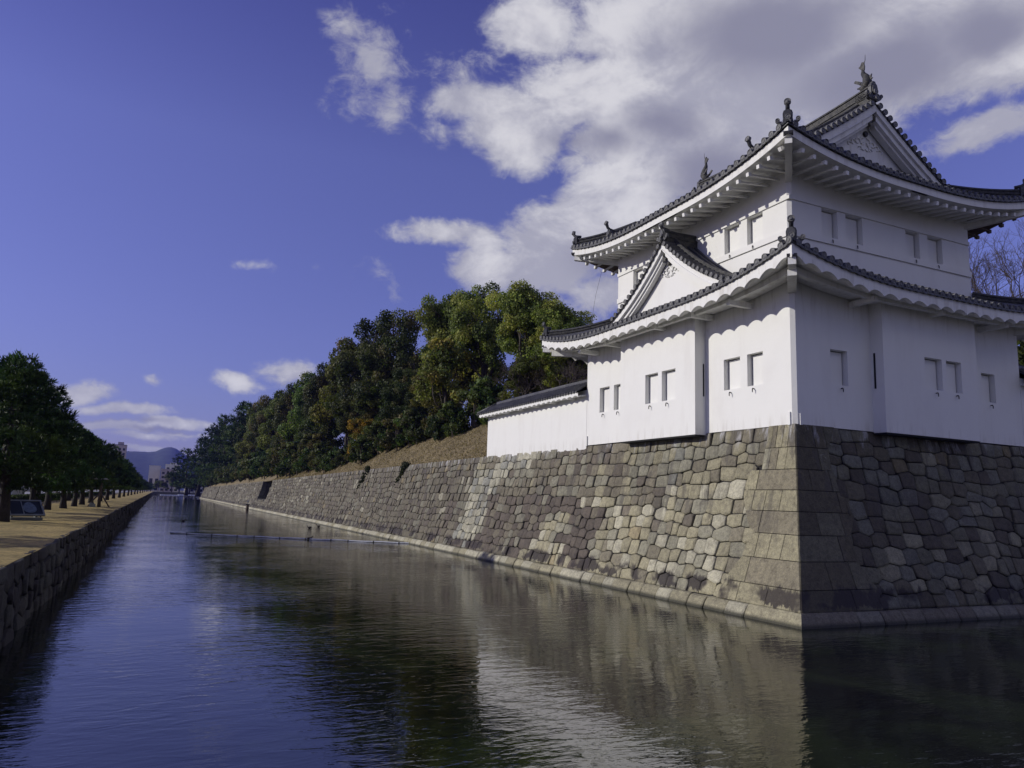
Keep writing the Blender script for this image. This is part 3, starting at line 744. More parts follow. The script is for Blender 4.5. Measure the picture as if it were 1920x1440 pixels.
def onigawara(parent, pos, out, w_=.55, h_=.62, horn=0., disc=True, lean=0.):
    """ornamental end tile facing direction out (plan vector); horn = length of the upturned pipe tile above it"""
    ox, oy = out; L = math.hypot(ox, oy); ox, oy = ox/L, oy/L; tx, ty = -oy, ox; x, y, z = pos
    f = lambda a, b_, d: (x+tx*a+ox*d, y+ty*a+oy*d, z+b_)
    poly = [(-.72, -.1), (-.62, .02), (-.46, .0), (-.40, .25), (-.42, .62), (-.34, .82), (-.2, .88), (-.14, 1.0), (.14, 1.0), (.2, .88), (.34, .82), (.42, .62), (.40, .25), (.46, .0), (.62, .02), (.72, -.1), (.3, -.22), (-.3, -.22)]
    mb = MB(OFF); mb.prism([(a*w_, b_*h_) for a, b_ in poly], f, -.16, .0)
    inner = [(a*w_*.72, .06+b_*h_*.74) for a, b_ in poly[3:13]]; mb.prism(inner, f, .0, .05)
    if disc: mb.disc(f(0, .30*h_, .1), (ox, oy, 0), w_*.24, .08, 14); mb.disc(f(0, -.1*h_, .16), (ox, oy, -.1), w_*.24, .2, 14)
    for sg in (-1, 1):      # curled fins
        pts = [f(sg*w_*.5, .05*h_, -.05), f(sg*w_*.72, -.02*h_, -.05), f(sg*w_*.86, .08*h_, -.05), f(sg*w_*.84, .2*h_, -.05)]
        mb.tube(pts, [.05, .065, .06, .045], 7)
        mb.disc(f(sg*w_*.84, .17*h_, .02), (ox, oy, 0), .085, .1, 10)
    o = mb.build('ridge_end_tile', M_TILE, parent)
    if horn:
        h = MB(OFF); pts = [f(0, h_*.90, -.35), f(0, h_*.98, -.08), f(0, h_*1.02+horn*.15, horn*.10), f(0, h_*1.02+horn*.5, horn*.24), f(0, h_*1.02+horn*.68, horn*.36)]
        h.tube(pts, [.08, .08, .078, .085, .115], 9); h.disc(f(0, h_*1.02+horn*.72, horn*.46), (ox, oy, .25), .125, .12, 14); h.build('horn_tile', M_TILE, o)
    return o
def hip_line(rf, cx_, cy_, sx, sy, d0, d1, n, h=.05, k=0):
    o, nn, t, U, D = rf.side(0); pts = []
    for i in range(n+1):
        d = d0+(d1-d0)*i/n
        pts.append((cx_+sx*d, cy_+sy*d, rf.prof(d)+rf.L(U-d, U, d)+h))
    return pts
for cx_, cy_, sx, sy in ((.25, .25, 1, 1), (.25, 18.5, 1, -1), (16.65, .25, -1, 1), (16.65, 18.5, -1, -1)):
    stacked_ridge('hip_ridge', hip_line(LR, cx_, cy_, sx, sy, .22, 2.85, 9), .26, .30, lower, .085)
    p = hip_line(LR, cx_, cy_, sx, sy, .2, .3, 1)[0]
    onigawara(lower, p, (-sx, -sy), .42, .52, horn=.28)

# ---- dormer gable on the lower roof, facing the moat
GY, GX, GZ = 8.75, 1.22, 15.14
def drop(q): q = abs(q); return .95*q-.064*q*q
dorm = MB(OFF)
def DP(x, q, h=0): return (x, GY+q, GZ-drop(q)+h)
qs = [-4.2+8.4*i/40 for i in range(41)]
dorm.grid([[DP(x, q, -.02) for q in qs] for x in (GX, 1.7, 2.4, 3.12)]); dorm.grid([[DP(x, q, -.10) for q in qs] for x in (GX, 3.12)])
for sg in (-1, 1):
    for x in (1.95, 2.3, 2.65, 3.0):
        dorm.tube([DP(x, sg*(.1+3.9*i/14), .03) for i in range(15)], .085, 6, arc=(-PI/2, PI/2), up=(0, 0, 1))
    i = 0; q = .22
    while q < 4.1:          # short rake tiles with round ends
        g = (drop(q+.05)-drop(q-.05))/.1
        up = Vector((0, g*sg, 1)).normalized(); p0 = Vector(DP(GX-.06, sg*q, .02)); p1 = Vector(DP(GX+.62, sg*q, .06))
        dorm.tube([p0, (p0+p1)/2, p1], [.1, .095, .1], 8, arc=(-PI*.6, PI*.6), up=up); dorm.disc(p0, (-1, 0, 0), .108, .05, 12)
        q += .325/math.sqrt(1+g*g)
gable = dorm.build('dormer_gable', M_TILE, turret)
def rake_board(mb, G, off0, off1, x0, x1, q0, q1, plane, sg):
    """curved barge board following the rake: G(q) roof height"""
    n = 16; A = []
    for i in range(n+1):
        q = q0+(q1-q0)*i/n
        A.append([plane(sg*q, G(q)-off0, x0), plane(sg*q, G(q)-off1, x0), plane(sg*q, G(q)-off1, x1), plane(sg*q, G(q)-off0, x1)])
    mb.grid([r+[r[0]] for r in A], smooth=False)
def scrolls(parent, f, sc_):
    """plaster relief scrolls under the gable point"""
    mb = MB(OFF)
    def curl(cx_, cz, r, a0, a1, rad):
        pts = [f(cx_+r*(1-.55*i/10)*math.cos(a0+(a1-a0)*i/10), cz+r*(1-.55*i/10)*math.sin(a0+(a1-a0)*i/10), 0) for i in range(11)]
        mb.tube(pts, [rad*(1-.5*i/10) for i in range(11)], 6)
    for sg in (-1, 1):
        for x, z, r, a0, a1, rd in ((.16, -.34, .17, PI*.6, -PI*1.0, .04), (.42, -.40, .17, PI*.9, -PI*.7, .038), (.68, -.50, .15, PI*.9, -PI*.6, .034), (.92, -.62, .12, PI*.8, -PI*.4, .03), (.1, -.62, .16, PI*.5, -PI*.9, .035), (.3, -.66, .1, 0, PI*1.5, .03)):
            curl(sg*x*sc_, z*sc_, r*sc_, a0 if sg > 0 else PI-a0, a1 if sg > 0 else PI-a1, rd*sc_)
    mb.build('plaster_scrolls', M_PL, parent)
    b = MB(OFF); P = [f(.13*sc_*math.cos(PI*i/3), .13*sc_*math.sin(PI*i/3), -.0) for i in range(6)]; Q = [f(.11*sc_*math.cos(PI*i/3), .11*sc_*math.sin(PI*i/3), .10) for i in range(6)]
    b.add(P+Q, [tuple(range(6, 12))]+[(i, (i+1) % 6, 6+(i+1) % 6, 6+i) for i in range(6)]); b.build('gable_boss', M_IRON, parent)
pl = lambda a, z, x: (x, GY+a, z)
G1 = lambda q: GZ-drop(q)
mb = MB(OFF)
for sg in (-1, 1):
    rake_board(mb, G1, .06, .36, GX+.06, GX+.18, 0, 4.1, pl, sg); rake_board(mb, G1, .34, .42, GX+.02, GX+.2, 0.05, 4.1, pl, sg)
    rake_board(mb, G1, .40, .60, GX+.14, GX+.34, 0.1, 4.0, pl, sg); rake_board(mb, G1, .58, .72, GX+.22, GX+.42, .2, 3.9, pl, sg)
mb.build('barge_board', M_PL, gable)
mb = MB(OFF); qq = [-4.1+8.2*i/30 for i in range(31)]
mb.grid([[(GX+.5, GY+q, G1(q)-.05) for q in qq], [(GX+.5, GY+q, 11.7) for q in qq]], smooth=False); mb.build('gable_wall', M_PL, gable)
scrolls(gable, lambda a, b_, d: (GX+.46-d, GY+a, GZ-.98+b_+.0), .8)
stacked_ridge('gable_ridge', [(GX+.1, GY, GZ+.06), (2.2, GY, GZ+.03), (3.1, GY, GZ+.06)], .3, .45, gable, .09)
onigawara(gable, (GX+.04, GY, GZ+.1), (-1, 0), .38, .5, horn=.22)
for sg in (-1, 1):   # descending ridges beside the rake tiles
    mb = MB(OFF); pts = [DP(GX+.68, sg*(.1+4.0*i/14), .10) for i in range(15)]
    for a, b_ in zip(pts, pts[1:]): mb.beam(a, b_, .2, .2)
    mb.tube([(p[0], p[1], p[2]+.11) for p in pts], .075, 8); mb.build('descending_ridge', M_RIDGE, gable)

# ---- upper roof
P2 = lambda d: 16.58+4.42*(.80*(d/7.12)+.20*(d/7.12)**2)
UR = Skirt(1.28, 15.52, 1.28, 17.2, P2, .82, 6.5)
DG = 2.0
mb = MB(OFF)
for k in (0, 2):
    U = UR.side(k)[3]; tiled_side(mb, UR, k, 7.12, lambda d, U=U: U-min(d, DG))
for k in (1, 3):
    U = UR.side(k)[3]; tiled_side(mb, UR, k, 2.8, lambda d, U=U: U-d)
for Yp, sg in ((UR.y0+DG, -1), (UR.y1-DG, 1)):      # rake tiles of the two big gables
    for s_ in (-1, 1):
        q = .25
        while q < 5.1:
            d = 7.12-q; g = (P2(d+.05)-P2(d-.05))/.1; x = 8.4+s_*q; z = P2(d)
            up = Vector((s_*g, 0, 1)).normalized()
            p0 = Vector((x, Yp+sg*.08, z+.05)); p1 = Vector((x, Yp-sg*.62, z+.10))
            mb.tube([p0, (p0+p1)/2, p1], [.122, .115, .12], 8, arc=(-PI*.6, PI*.6), up=up); mb.disc(p0, (0, sg, 0), .132, .05, 12)
            q += .36/math.sqrt(1+g*g)
        # underside of the gable overhang
        dd_ = [7.12-.1-5.3*i/14 for i in range(15)]
        mb.grid([[(8.4+s_*(7.12-d), Yp, P2(d)-.03) for d in dd_], [(8.4+s_*(7.12-d), Yp, P2(d)-.10) for d in dd_], [(8.4+s_*(7.12-d), Yp-sg*.9, P2(d)-.10) for d in dd_]], smooth=False)
upper = mb.build('upper_roof', M_TILE, turret)
# two-step white eave: board, soffit and square rafter ends
under_eave('f', UR, (0, 1, 2, 3), .12, .30, 0, .75, .0, .34, drop=.10).build('eave_fascia', M_PL, upper)
mb = MB(OFF)
for k in range(4):
    o, n, t, U, D = UR.side(k); us = [(-1+2*i/60) for i in range(61)]
    rows = []
    for e, dz in ((.13, -.31), (.24, -.31), (.7, -.22), (1.95, .02)):
        rows.append([])
        for q in us:
            u = q*(U-e); a = UR.pt(k, u, 0, 0); rows[-1].append((o[0]+n[0]*(D-e)+t[0]*u, o[1]+n[1]*(D-e)+t[1]*u, 16.47+UR.L(u, U, .34)*(1-max(0, e-.34)*.35)+dz+.02))
    mb.grid(rows, smooth=False)
    if k in (1, 2, 3): mb.build('soffit', M_PL if k == 1 else M_WOOD, upper); mb = MB(OFF)  # soffits on the +X and +Y sides dark brown, the others white
eave_shadow_board(UR, upper, .03, .07)
rp = .562
for k in range(4):
    o, n, t, U, D = UR.side(k); N = int((U-.55)//rp); mb = MB(OFF)
    for i in range(-N, N+1):
        u = i*rp
        for w_, e0 in ((.14, .25),):
            e1 = min(1.9, U-abs(u)+.0)
            if e1 < e0+.1: continue
            a = (o[0]+n[0]*(D-e0)+t[0]*u, o[1]+n[1]*(D-e0)+t[1]*u, 16.46+UR.L(u, U, .25)*.98-.45)
            b_ = (o[0]+n[0]*(D-e1)+t[0]*u, o[1]+n[1]*(D-e1)+t[1]*u, 16.46+UR.L(u, U, .34)*(1-(e1-.34)*.35)-.16)
            mb.beam(a, b_, .11, .07); d_ = (Vector(b_)-Vector(a)).normalized(); mb.beam(Vector(a)-d_*.03, Vector(a)+d_*.14, .14, .15)
    mb.build('rafters', M_WOOD if k == 2 else M_PL, upper)  # rafters dark brown on the +X side, white elsewhere
for cx_, cy_, sx, sy in ((1.5, 1.5, 1, 1), (1.5, 16.98, 1, -1), (15.3, 1.5, -1, 1)):
    hip_beam(upper, (cx_, cy_, sx, sy), 16.78, 16.25, 1.9, .26, .30, False)
    k = MB(OFF); k.beam((cx_-sx*.12, cy_-sy*.12, 17.0), (cx_+sx*.4, cy_+sy*.4, 16.94), .34, .1); k.build('copper_cap', M_IRON, upper)
# ridges
def rz(y): return P2(7.12)-.02+.24*(abs(y-9.1)/5.9)**2.4
stacked_ridge('main_ridge', [(8.4, 3.35+11.5*i/16, rz(3.35+11.5*i/16)) for i in range(17)], .38, .62, upper, .1)
onigawara(upper, (8.4, 3.3, rz(3.3)+.05), (0, -1), .5, .72); onigawara(upper, (8.4, 14.93, rz(14.93)+.05), (0, 1), .5, .72)
for yy, sg in ((4.0, -1), (14.2, 1)):    # pierced lattice tiles at the ridge ends
    for s_ in (-1, 1):
        b = MB(OFF)
        for i in range(3):
            for j in range(2):
                b.tube([(8.4+s_*.24, yy+sg*.25+i*.13*-sg+.075*math.cos(a), rz(yy)+.2+j*.13+.075*math.sin(a)) for a in [PI*2*q/8 for q in range(9)]], .018, 5)
        b.build('lattice_tile', M_RIDGE, upper)
for cx_, cy_, sx, sy in ((1.28, 1.28, 1, 1), (1.28, 17.2, 1, -1), (15.52, 1.28, -1, 1), (15.52, 17.2, -1, -1)):
    stacked_ridge('hip_ridge', hip_line(UR, cx_, cy_, sx, sy, .22, 2.6, 8), .26, .32, upper, .085)
    onigawara(upper, hip_line(UR, cx_, cy_, sx, sy, .2, .3, 1)[0], (-sx, -sy), .42, .54, horn=.28)
for s_ in (-1, 1):
    for Yp, sg in ((UR.y0+DG, -1), (UR.y1-DG, 1)):
        pts = [(8.4+s_*(.2+6.1*i/14), Yp-sg*.72, P2(7.12-.2-6.1*i/14)+.12+UR.L(UR.side(0)[3]-2.72, UR.side(0)[3], 7.12-.2-6.1*i/14)) for i in range(15)]; mb = MB(OFF)
        for a, b_ in zip(pts, pts[1:]): mb.beam(a, b_, .22, .24, up=(0, 0, 1))
        mb.tube([(p[0], p[1], p[2]+.14) for p in pts], .08, 8); mb.build('descending_ridge', M_RIDGE, upper)
        onigawara(upper, (pts[-1][0]+s_*.05, pts[-1][1], pts[-1][2]-.1), (s_, 0), .38, .5, horn=.42)
# big gables
for Yp, sg in ((UR.y0+DG, -1), (UR.y1-DG, 1)):
    G2 = lambda q: P2(7.12-q); f = lambda a, z, y: (8.4+a, y, z)
    mb = MB(OFF); q2 = [-5.3+10.6*i/34 for i in range(35)]
    mb.grid([[(8.4+q, Yp-sg*.62, G2(abs(q))-.08) for q in q2], [(8.4+q, Yp-sg*.62, 17.2) for q in q2]], smooth=False)
    gw = mb.build('gable_wall', M_PL, turret); mb = MB(OFF)
    for s_ in (-1, 1):
        rake_board(mb, G2, .09, .40, Yp-sg*.04, Yp-sg*.16, 0, 5.2, f, s_); rake_board(mb, G2, .38, .46, Yp-sg*.0, Yp-sg*.18, 0.05, 5.2, f, s_)
        rake_board(mb, G2, .44, .72, Yp-sg*.1, Yp-sg*.42, .1, 5.1, f, s_); rake_board(mb, G2, .70, .86, Yp-sg*.25, Yp-sg*.54, .2, 5.1, f, s_)
    mb.build('barge_board', M_PL, gw)
    scrolls(gw, lambda a, b_, d, Yp=Yp, sg=sg: (8.4+a, Yp-sg*.60+sg*d, P2(7.12)-1.22+b_), 1.05)
def fish(parent, y, sg):
    """dolphin-like roof fish standing head down on the ridge end, tail raised; sg = direction the back faces"""
    z = rz(y)+.66; mb = MB(OFF); x = 8.4
    # body: head at the ridge, curving up to the tail
    pts = [(x, y-sg*.22, z+.05), (x, y-sg*.02, z+.10), (x, y+sg*.12, z+.30), (x, y+sg*.06, z+.55), (x, y-sg*.08, z+.78), (x, y-sg*.10, z+.98)]
    mb.tube(pts, [.10, .19, .20, .15, .10, .05], 9)
    mb.tube([(x, y-sg*.18, z+.16), (x, y-sg*.40, z+.22)], [.09, .03], 6)                                   # upper jaw
    fl = lambda pl_, t=.05: mb.prism(pl_, lambda a, b_, d: (x+d, y+sg*a, z+b_), -t/2, t/2)
    fl([(-.08, .90), (-.30, 1.16), (-.20, 1.20), (-.12, 1.34), (-.02, 1.30), (.02, 1.10), (.0, .92)])
    fl([(.18, .22), (.40, .36), (.32, .40), (.36, .56), (.24, .50), (.16, .62), (.12, .42)])                # back fin
    for s_ in (-1, 1): mb.prism([(-.02, .3), (-.34, .52), (-.42, .44), (-.14, .22)], lambda a, b_, d: (x+s_*(.16+d), y+sg*a, z+b_), 0, .04)
    mb.tube([(x, y-sg*.02, z+1.2), (x, y+sg*.05, z+1.38), (x, y+sg*.06, z+1.62)], [.018, .014, .008], 5)
    mb.build('roof_fish', M_RIDGE, parent)
fish(upper, 3.75, -1); fish(upper, 14.45, 1)
b = MB(OFF); b.tube([(2.2, 15.75, 16.1), (2.35, 15.6, 15.7), (2.2, 15.9, 14.5), (2.05, 16.2, 12.5)], .007, 5); b.tube([(2.9, 15.2, 16.0), (2.35, 15.6, 15.7)], .007, 5); b.build('lightning_wire', M_IRON, turret)

# ------------------------------------------------------------------ low plastered walls with tiled copings
def coped_wall(name, label, x0, y0, x1, y1, zb, ze, zr, th, hip_end):
    """plastered wall between two points; ze eave height, zr ridge height"""
    L = math.hypot(x1-x0, y1-y0); rz_ = math.atan2(y1-y0, x1-x0)
    root = thing(name, label, 'plastered wall', (x0, y0, zb), rz_)
    H = ze-zb; Rg = zr-zb; hw = th/2+.62
    mb = MB(); mb.box((0, -th/2, -.15), (L, th/2, H+.25)); mb.build('wall_body', M_PL, root)
    mb = MB(); pf = lambda v: H+.10+(Rg-H-.1)*(.9*v+.1*v*v)
    for sg in (-1, 1):
        end = L+.45
        us = [end*i/30 for i in range(31)]; vs = [i/5 for i in range(6)]
        P = lambda u, v, h=0: (min(u, end-v*hw*(1 if hip_end else 0)), sg*hw*(1-v), pf(v)+h)
        mb.grid([[P(u, v) for u in us] for v in vs])
        n = int(end/.3)
        for i in range(n+1):
            u = .12+i*.3; v1 = 1.
            if hip_end and u > end-hw: v1 = (end-u)/hw
            if v1 > .1: mb.tube([(u, sg*hw*(1-v1*q), pf(v1*q)+.03) for q in (0, .25, .5, .75, 1)], .07, 6, arc=(-PI/2, PI/2), up=(0, 0, 1))
            mb.disc((u, sg*(hw+.01), pf(0)+.025), (0, sg, 0), .08, .04, 9)
    if hip_end:
        mb.add([(L+.45, -hw, pf(0)), (L+.45, hw, pf(0)), (L+.45-hw, 0, pf(1))], [(0, 1, 2)])
        for i in range(-2, 3):
            u = i*.3; v1 = max(0, 1-abs(u)/hw); mb.tube([(L+.45-hw*v1*q, u*1., pf(v1*q)+.03) for q in (0, .3, .6, 1)], .07, 6, arc=(-PI/2, PI/2), up=(0, 0, 1)); mb.disc((L+.46, u, pf(0)+.025), (1, 0, 0), .08, .04, 9)
    r = mb.build('coping_roof', M_TILE, root)
    mb = MB(); e = L+.45-(hw if hip_end else 0)
    mb.box((0, -.11, Rg-.03), (e, .11, Rg+.12)); mb.tube([(0, 0, Rg+.13), (e, 0, Rg+.13)], .075, 8)
    if hip_end:
        for sg in (-1, 1): mb.tube([(L+.43, sg*hw, pf(0)+.09), (e, 0, Rg+.1)], .08, 8)
    mb.build('coping_ridge', M_TILE, r)
    mb = MB()
    for sg in (-1, 1):
        us = [(L+.38)*i/240 for i in range(241)]; w_ = lambda u: .10*(1-abs(math.sin(PI*u/.6))**.8)
        mb.grid([[(u, sg*(hw-.07), H+.06) for u in us], [(u, sg*(hw-.07), H-.07-w_(u)) for u in us], [(u, sg*(th/2-.05), H+.04-w_(u)) for u in us]], smooth=False)
    if hip_end: mb.box((L+.3, -hw+.07, H-.08), (L+.38, hw-.07, H+.06))
    mb.build('eave_fascia', M_PL, root)
    n = int(L/2.1)
    for i in range(n):
        for sg in (-1, 1):
            b = MB(); u = 1.2+i*2.1; b.box((u, sg*(th/2-.02), H-.16), (u+.16, sg*(hw-.2), H-.04)); b.build('eave_arm', M_PL, root)
    return root
coped_wall('plastered_wall', 'low white plastered wall with grey tiled coping running left from the turret along the stone wall top', 2.42, 16.27, 2.42, 29.4, 6.45, 9.18, 9.95, .84, True)
coped_wall('plastered_wall', 'low white plastered wall whose tiled coping just shows at the right edge of the photo', 14.92, 2.42, 40, 2.42, 6.45, 9.18, 9.95, .84, False)

# ------------------------------------------------------------------ water, banks, ground
def sheet(name, x0, x1, y0, y1, z, m, nx=1, ny=1, kind='structure'):
    mb = MB(); mb.grid([[(x0+(x1-x0)*i/nx, y0+(y1-y0)*j/ny, z) for i in range(nx+1)] for j in range(ny+1)], smooth=False)
    return tag(mb.build(name, m), kind=kind)
M_WATER = water()
sheet('water', -20.95, 430, -16.7, 640, 0.0, M_WATER)
M_GROUND = grass('far_ground', (.12, .11, .07), (.09, .085, .06), (.06, .07, .035), .2)
M_ASPH = simple('pale_asphalt', (.30, .30, .31), .85, .12, .6)
M_PAVE = simple('pavement', (.24, .23, .21), .85, .15, 1.)
sheet('ground', -2440, -21.25, -690, 4690, 1.55, M_GROUND)
mbg = MB()
for a in ((-21.25, 2440, 640, 4690), (430, 2440, -690, 640), (-21.25, 430, -690, -16.7)):
    mbg.add([(a[0], a[2], 1.55), (a[1], a[2], 1.55), (a[1], a[3], 1.55), (a[0], a[3], 1.55)], [(0, 1, 2, 3)])
mbg.add([(-21.25, -16.7, 1.55), (430, -16.7, 1.55), (430, -16.7, -1), (-21.25, -16.7, -1)], [(0, 1, 2, 3)])
mbg.add([(-21.25, 640, 1.55), (430, 640, 1.55), (430, 640, -1), (-21.25, 640, -1)], [(0, 1, 2, 3)])
tag(mbg.build('ground', M_GROUND), kind='structure')
rng = random.Random(5)
mb = MB()
mb.grid([[(-29.2+8.36*i/12, -17+j*1.5+(0), 1.74+.07*(vnoise(i*.7, j*.5, 3)-.5)-.02*max(0, (i-10))) for i in range(13)] for j in range(420)])
tag(mb.build('dry_grass_bank', M_DRY), kind='structure')
sheet('pavement', -34.2, -30.6, -40, 640, 1.70, M_PAVE); sheet('road', -50, -34.35, -60, 900, 1.58, M_ASPH)
b = MB(); b.box((-34.35, -40, 1.4), (-34.2, 640, 1.72)); tag(b.build('kerb', M_PAVE), kind='structure')
b = MB()
for i in range(60): b.box((-42.1, -40+i*12, 1.583), (-41.95, -34+i*12, 1.588))
tag(b.build('road_marking', simple('road_paint', (.7, .7, .68), .7)), kind='structure')

# castle island: turf slope rising behind the stone wall to a wooded rampart
def gz(x, y):
    t = topz(y)-.10
    if y < 29.6 and x < 60:
        k = 0. if y < 24 else 0
        return t-.06
    d = x-(batter(t)+.45); h = 0
    if d > 0: h = min(3.9, d*.92-.03*d*d) if d < 9 else 3.9+min(1.5, (d-9)*.15)
    e = min(1, (y-29.6)/2.5); e2 = min(1, max(0, (362-y)/9))
    nzz = (vnoise(x*.35, y*.3, 9)-.5)*.5*min(1, max(0, d/1.5))
    return t+(h*1.+nzz)*(.45+.55*e)*e2
xs = [2.02, 2.3, 2.6, 3, 3.5, 4, 4.7, 5.4, 6.2, 7.2, 8.5, 10, 12, 15, 20, 30, 50, 90]
ysl = [2.3, 10, 20, 28, 29.55, 29.62, 30.5]+[31.5+i*1.2 for i in range(60)]+[104+i*3. for i in range(86)]+[363.9]
mb = MB(); mb.grid([[(max(x, batter(topz(y)-.1)+.1), y, gz(x, y)) for x in xs] for y in ysl]); tag(mb.build('turf_slope', M_SLOPE), kind='structure')

# far mountain ridge
M_HILL = simple('wooded_hill', (.035, .05, .03), .95, .3, .02)
def hills(px, y0, seed, name='hills'):
    mb = MB(); rows = []
    for j in range(7):
        r = []; v = j/6
        for i in range(401):
            x = -2400+i*12; h = np.interp(x, [p[0] for p in px], [p[1] for p in px])*1.28
            h = h*(math.sin(v*PI/2))+ (vnoise(x*.012, v*3, seed)-.5)*8*v+(vnoise(x*.05, v*5, seed+1)-.5)*3*v
            r.append((x, y0+v*900, 1.5+h*(1 if j else 0)))
        rows.append(r)
    mb.grid(rows); return tag(mb.build(name, M_HILL), kind='structure')
hills([(-2400, 120), (-1200, 140), (-500, 150), (-180, 152), (-80, 152), (-50, 156), (-25, 168), (0, 176), (25, 178), (50, 173), (80, 158), (120, 135), (180, 120), (300, 118), (700, 150), (2400, 140)], 3500, 4)

# ------------------------------------------------------------------ foliage
def leaves(rs, centers, radii, per, size, cols, flat=.75, shell=.6, up=.12, aspect=1.5):
    """leaf quads spread through clump spheres; returns V, F, C"""
    P, C = [], []
    for c, r, k in zip(centers, radii, cols):
        n = max(6, int(per*(r if per > 0 else 1)**2)); d = rs.normal(size=(n, 3)); d /= np.linalg.norm(d, axis=1)[:, None]
        rad = r*(shell+(1-shell)*rs.random(n)**.6)*(1+.12*rs.normal(size=n)); p = d*rad[:, None]*np.array([1, 1, flat]); P.append(np.c_[p+np.array(c), d])
        C.append(np.array(k)*rs.uniform(.6, 1.45, (n, 1))*rs.uniform(.92, 1.08, (n, 3)))
    P = np.concatenate(P); C = np.concatenate(C); n = len(P)
    nrm = P[:, 3:]*.85+rs.normal(size=(n, 3))*.55+np.array([0, 0, up]); nrm /= np.linalg.norm(nrm, axis=1)[:, None]
    a = np.cross(nrm, rs.normal(size=(n, 3))); a /= np.linalg.norm(a, axis=1)[:, None]+1e-9; b = np.cross(nrm, a)
    s = size*rs.uniform(.55, 1.35, (n, 1)); ct = P[:, :3]
    V = np.stack([ct-a*s*.5*aspect, ct-b*s*.5, ct+a*s*.5*aspect, ct+b*s*.5], 1).reshape(-1, 3)
    return V, np.arange(4*n).reshape(-1, 4), np.repeat(C, 4, 0)
def needles(rs, centers, radii, per, ln, cols, flat=.6):
    """pine tufts: fans of thin blades pointing up and outwards from each clump"""
    P, D, C = [], [], []
    for c, r, k in zip(centers, radii, cols):
        n = max(4, int(per*r*r)); d = rs.normal(size=(n, 3)); d[:, 2] = np.abs(d[:, 2])*.8-.25; d /= np.linalg.norm(d, axis=1)[:, None]
        p = d*(r*(.45+.55*rs.random(n)**.5))[:, None]*np.array([1, 1, flat])+np.array(c)
        m = 11; t = np.repeat(p, m, 0); dd = np.repeat(d*.75+np.array([0, 0, .55]), m, 0)+rs.normal(size=(n*m, 3))*.55
        P.append(t); D.append(dd/np.linalg.norm(dd, axis=1)[:, None]); C.append(np.repeat(np.array(k)*rs.uniform(.6, 1.5, (n, 1)), m, 0))
    P = np.concatenate(P); D = np.concatenate(D); C = np.concatenate(C); n = len(P)
    a = np.cross(D, rs.normal(size=(n, 3))); a /= np.linalg.norm(a, axis=1)[:, None]+1e-9
    L = ln*rs.uniform(.7, 1.25, (n, 1)); w_ = ln*.085
    V = np.stack([P-a*w_, P+a*w_, P+D*L+a*w_*.5, P+D*L-a*w_*.5], 1).reshape(-1, 3)
    return V, np.arange(4*n).reshape(-1, 4), np.repeat(C, 4, 0)
GREENS = [(.066, .080, .022), (.095, .108, .028), (.042, .055, .018), (.13, .135, .032), (.10, .084, .032), (.078, .095, .028)]
def limb(mb, a, b, r0, r1, rs, sag=.12, n=5):
    a, b = np.array(a, float), np.array(b, float); L = np.linalg.norm(b-a); off = rs.normal(size=3)*L*sag
    pts = [a+(b-a)*t+off*math.sin(PI*t) for t in np.linspace(0, 1, n+1)]
    mb.tube([tuple(p) for p in pts], [r0+(r1-r0)*t for t in np.linspace(0, 1, n+1)], 7)
def make_broadleaf(seed, H=16., Rr=5.5, nc=52, base=.28, size=.24, per=150, green=None, holes=.2, loc=(0, 0, -500)):
    """tree > trunk, crown; crown of many leaf clumps on lobes of an irregular envelope"""
    rs = np.random.RandomState(seed); root = thing('broadleaf_tree', None, None, loc)
    lobes = []
    nl = 7+seed % 4
    for i in range(nl):
        a = 2*PI*i/nl+rs.uniform(-.4, .4); h = H*rs.uniform(base+.12, .86); q = Rr*rs.uniform(.38, .72)*(1.15-.55*h/H)
        lobes.append((q*math.cos(a), q*math.sin(a), h, rs.uniform(.30, .46)*Rr))
    lobes.append((rs.uniform(-1, 1), rs.uniform(-1, 1), H*.86, .38*Rr)); lobes.append((0, 0, H*.62, .5*Rr))
    cs, rr, cc = [], [], []
    for lx, ly, lz, lr in lobes:
        for j in range(max(4, nc//nl)):
            d = rs.normal(size=3); d /= np.linalg.norm(d); d[2] = d[2]*.85+.1
            cs.append(np.array((lx, ly, lz))+d*lr*rs.uniform(.7, 1.05)); rr.append(rs.uniform(.16, .28)*Rr*.95)
            g = np.array(GREENS[rs.randint(len(GREENS))] if green is None else green[rs.randint(len(green))]); cc.append(g*rs.uniform(.75, 1.3))
    V, F, C = leaves(rs, cs, rr, per, size, cc, .8)
    mb = MB(); top = (rs.uniform(-.6, .6), rs.uniform(-.6, .6), H*.6)
    limb(mb, (0, 0, -.6), top, .026*H, .012*H, rs, .05, 8)
    for lx, ly, lz, lr in lobes:
        t = rs.uniform(.35, .8); st = np.array(top)*t; limb(mb, st, (lx, ly, lz), .011*H, .004*H, rs)
        for k in range(3):
            d = rs.normal(size=3); d /= np.linalg.norm(d); limb(mb, (lx, ly, lz), np.array((lx, ly, lz))+d*lr*1.02, .0042*H, .0015*H, rs)
    mb.build('trunk', M_BARK, root); np_mesh('crown', V, F, M_LEAF, root, C)
    return root
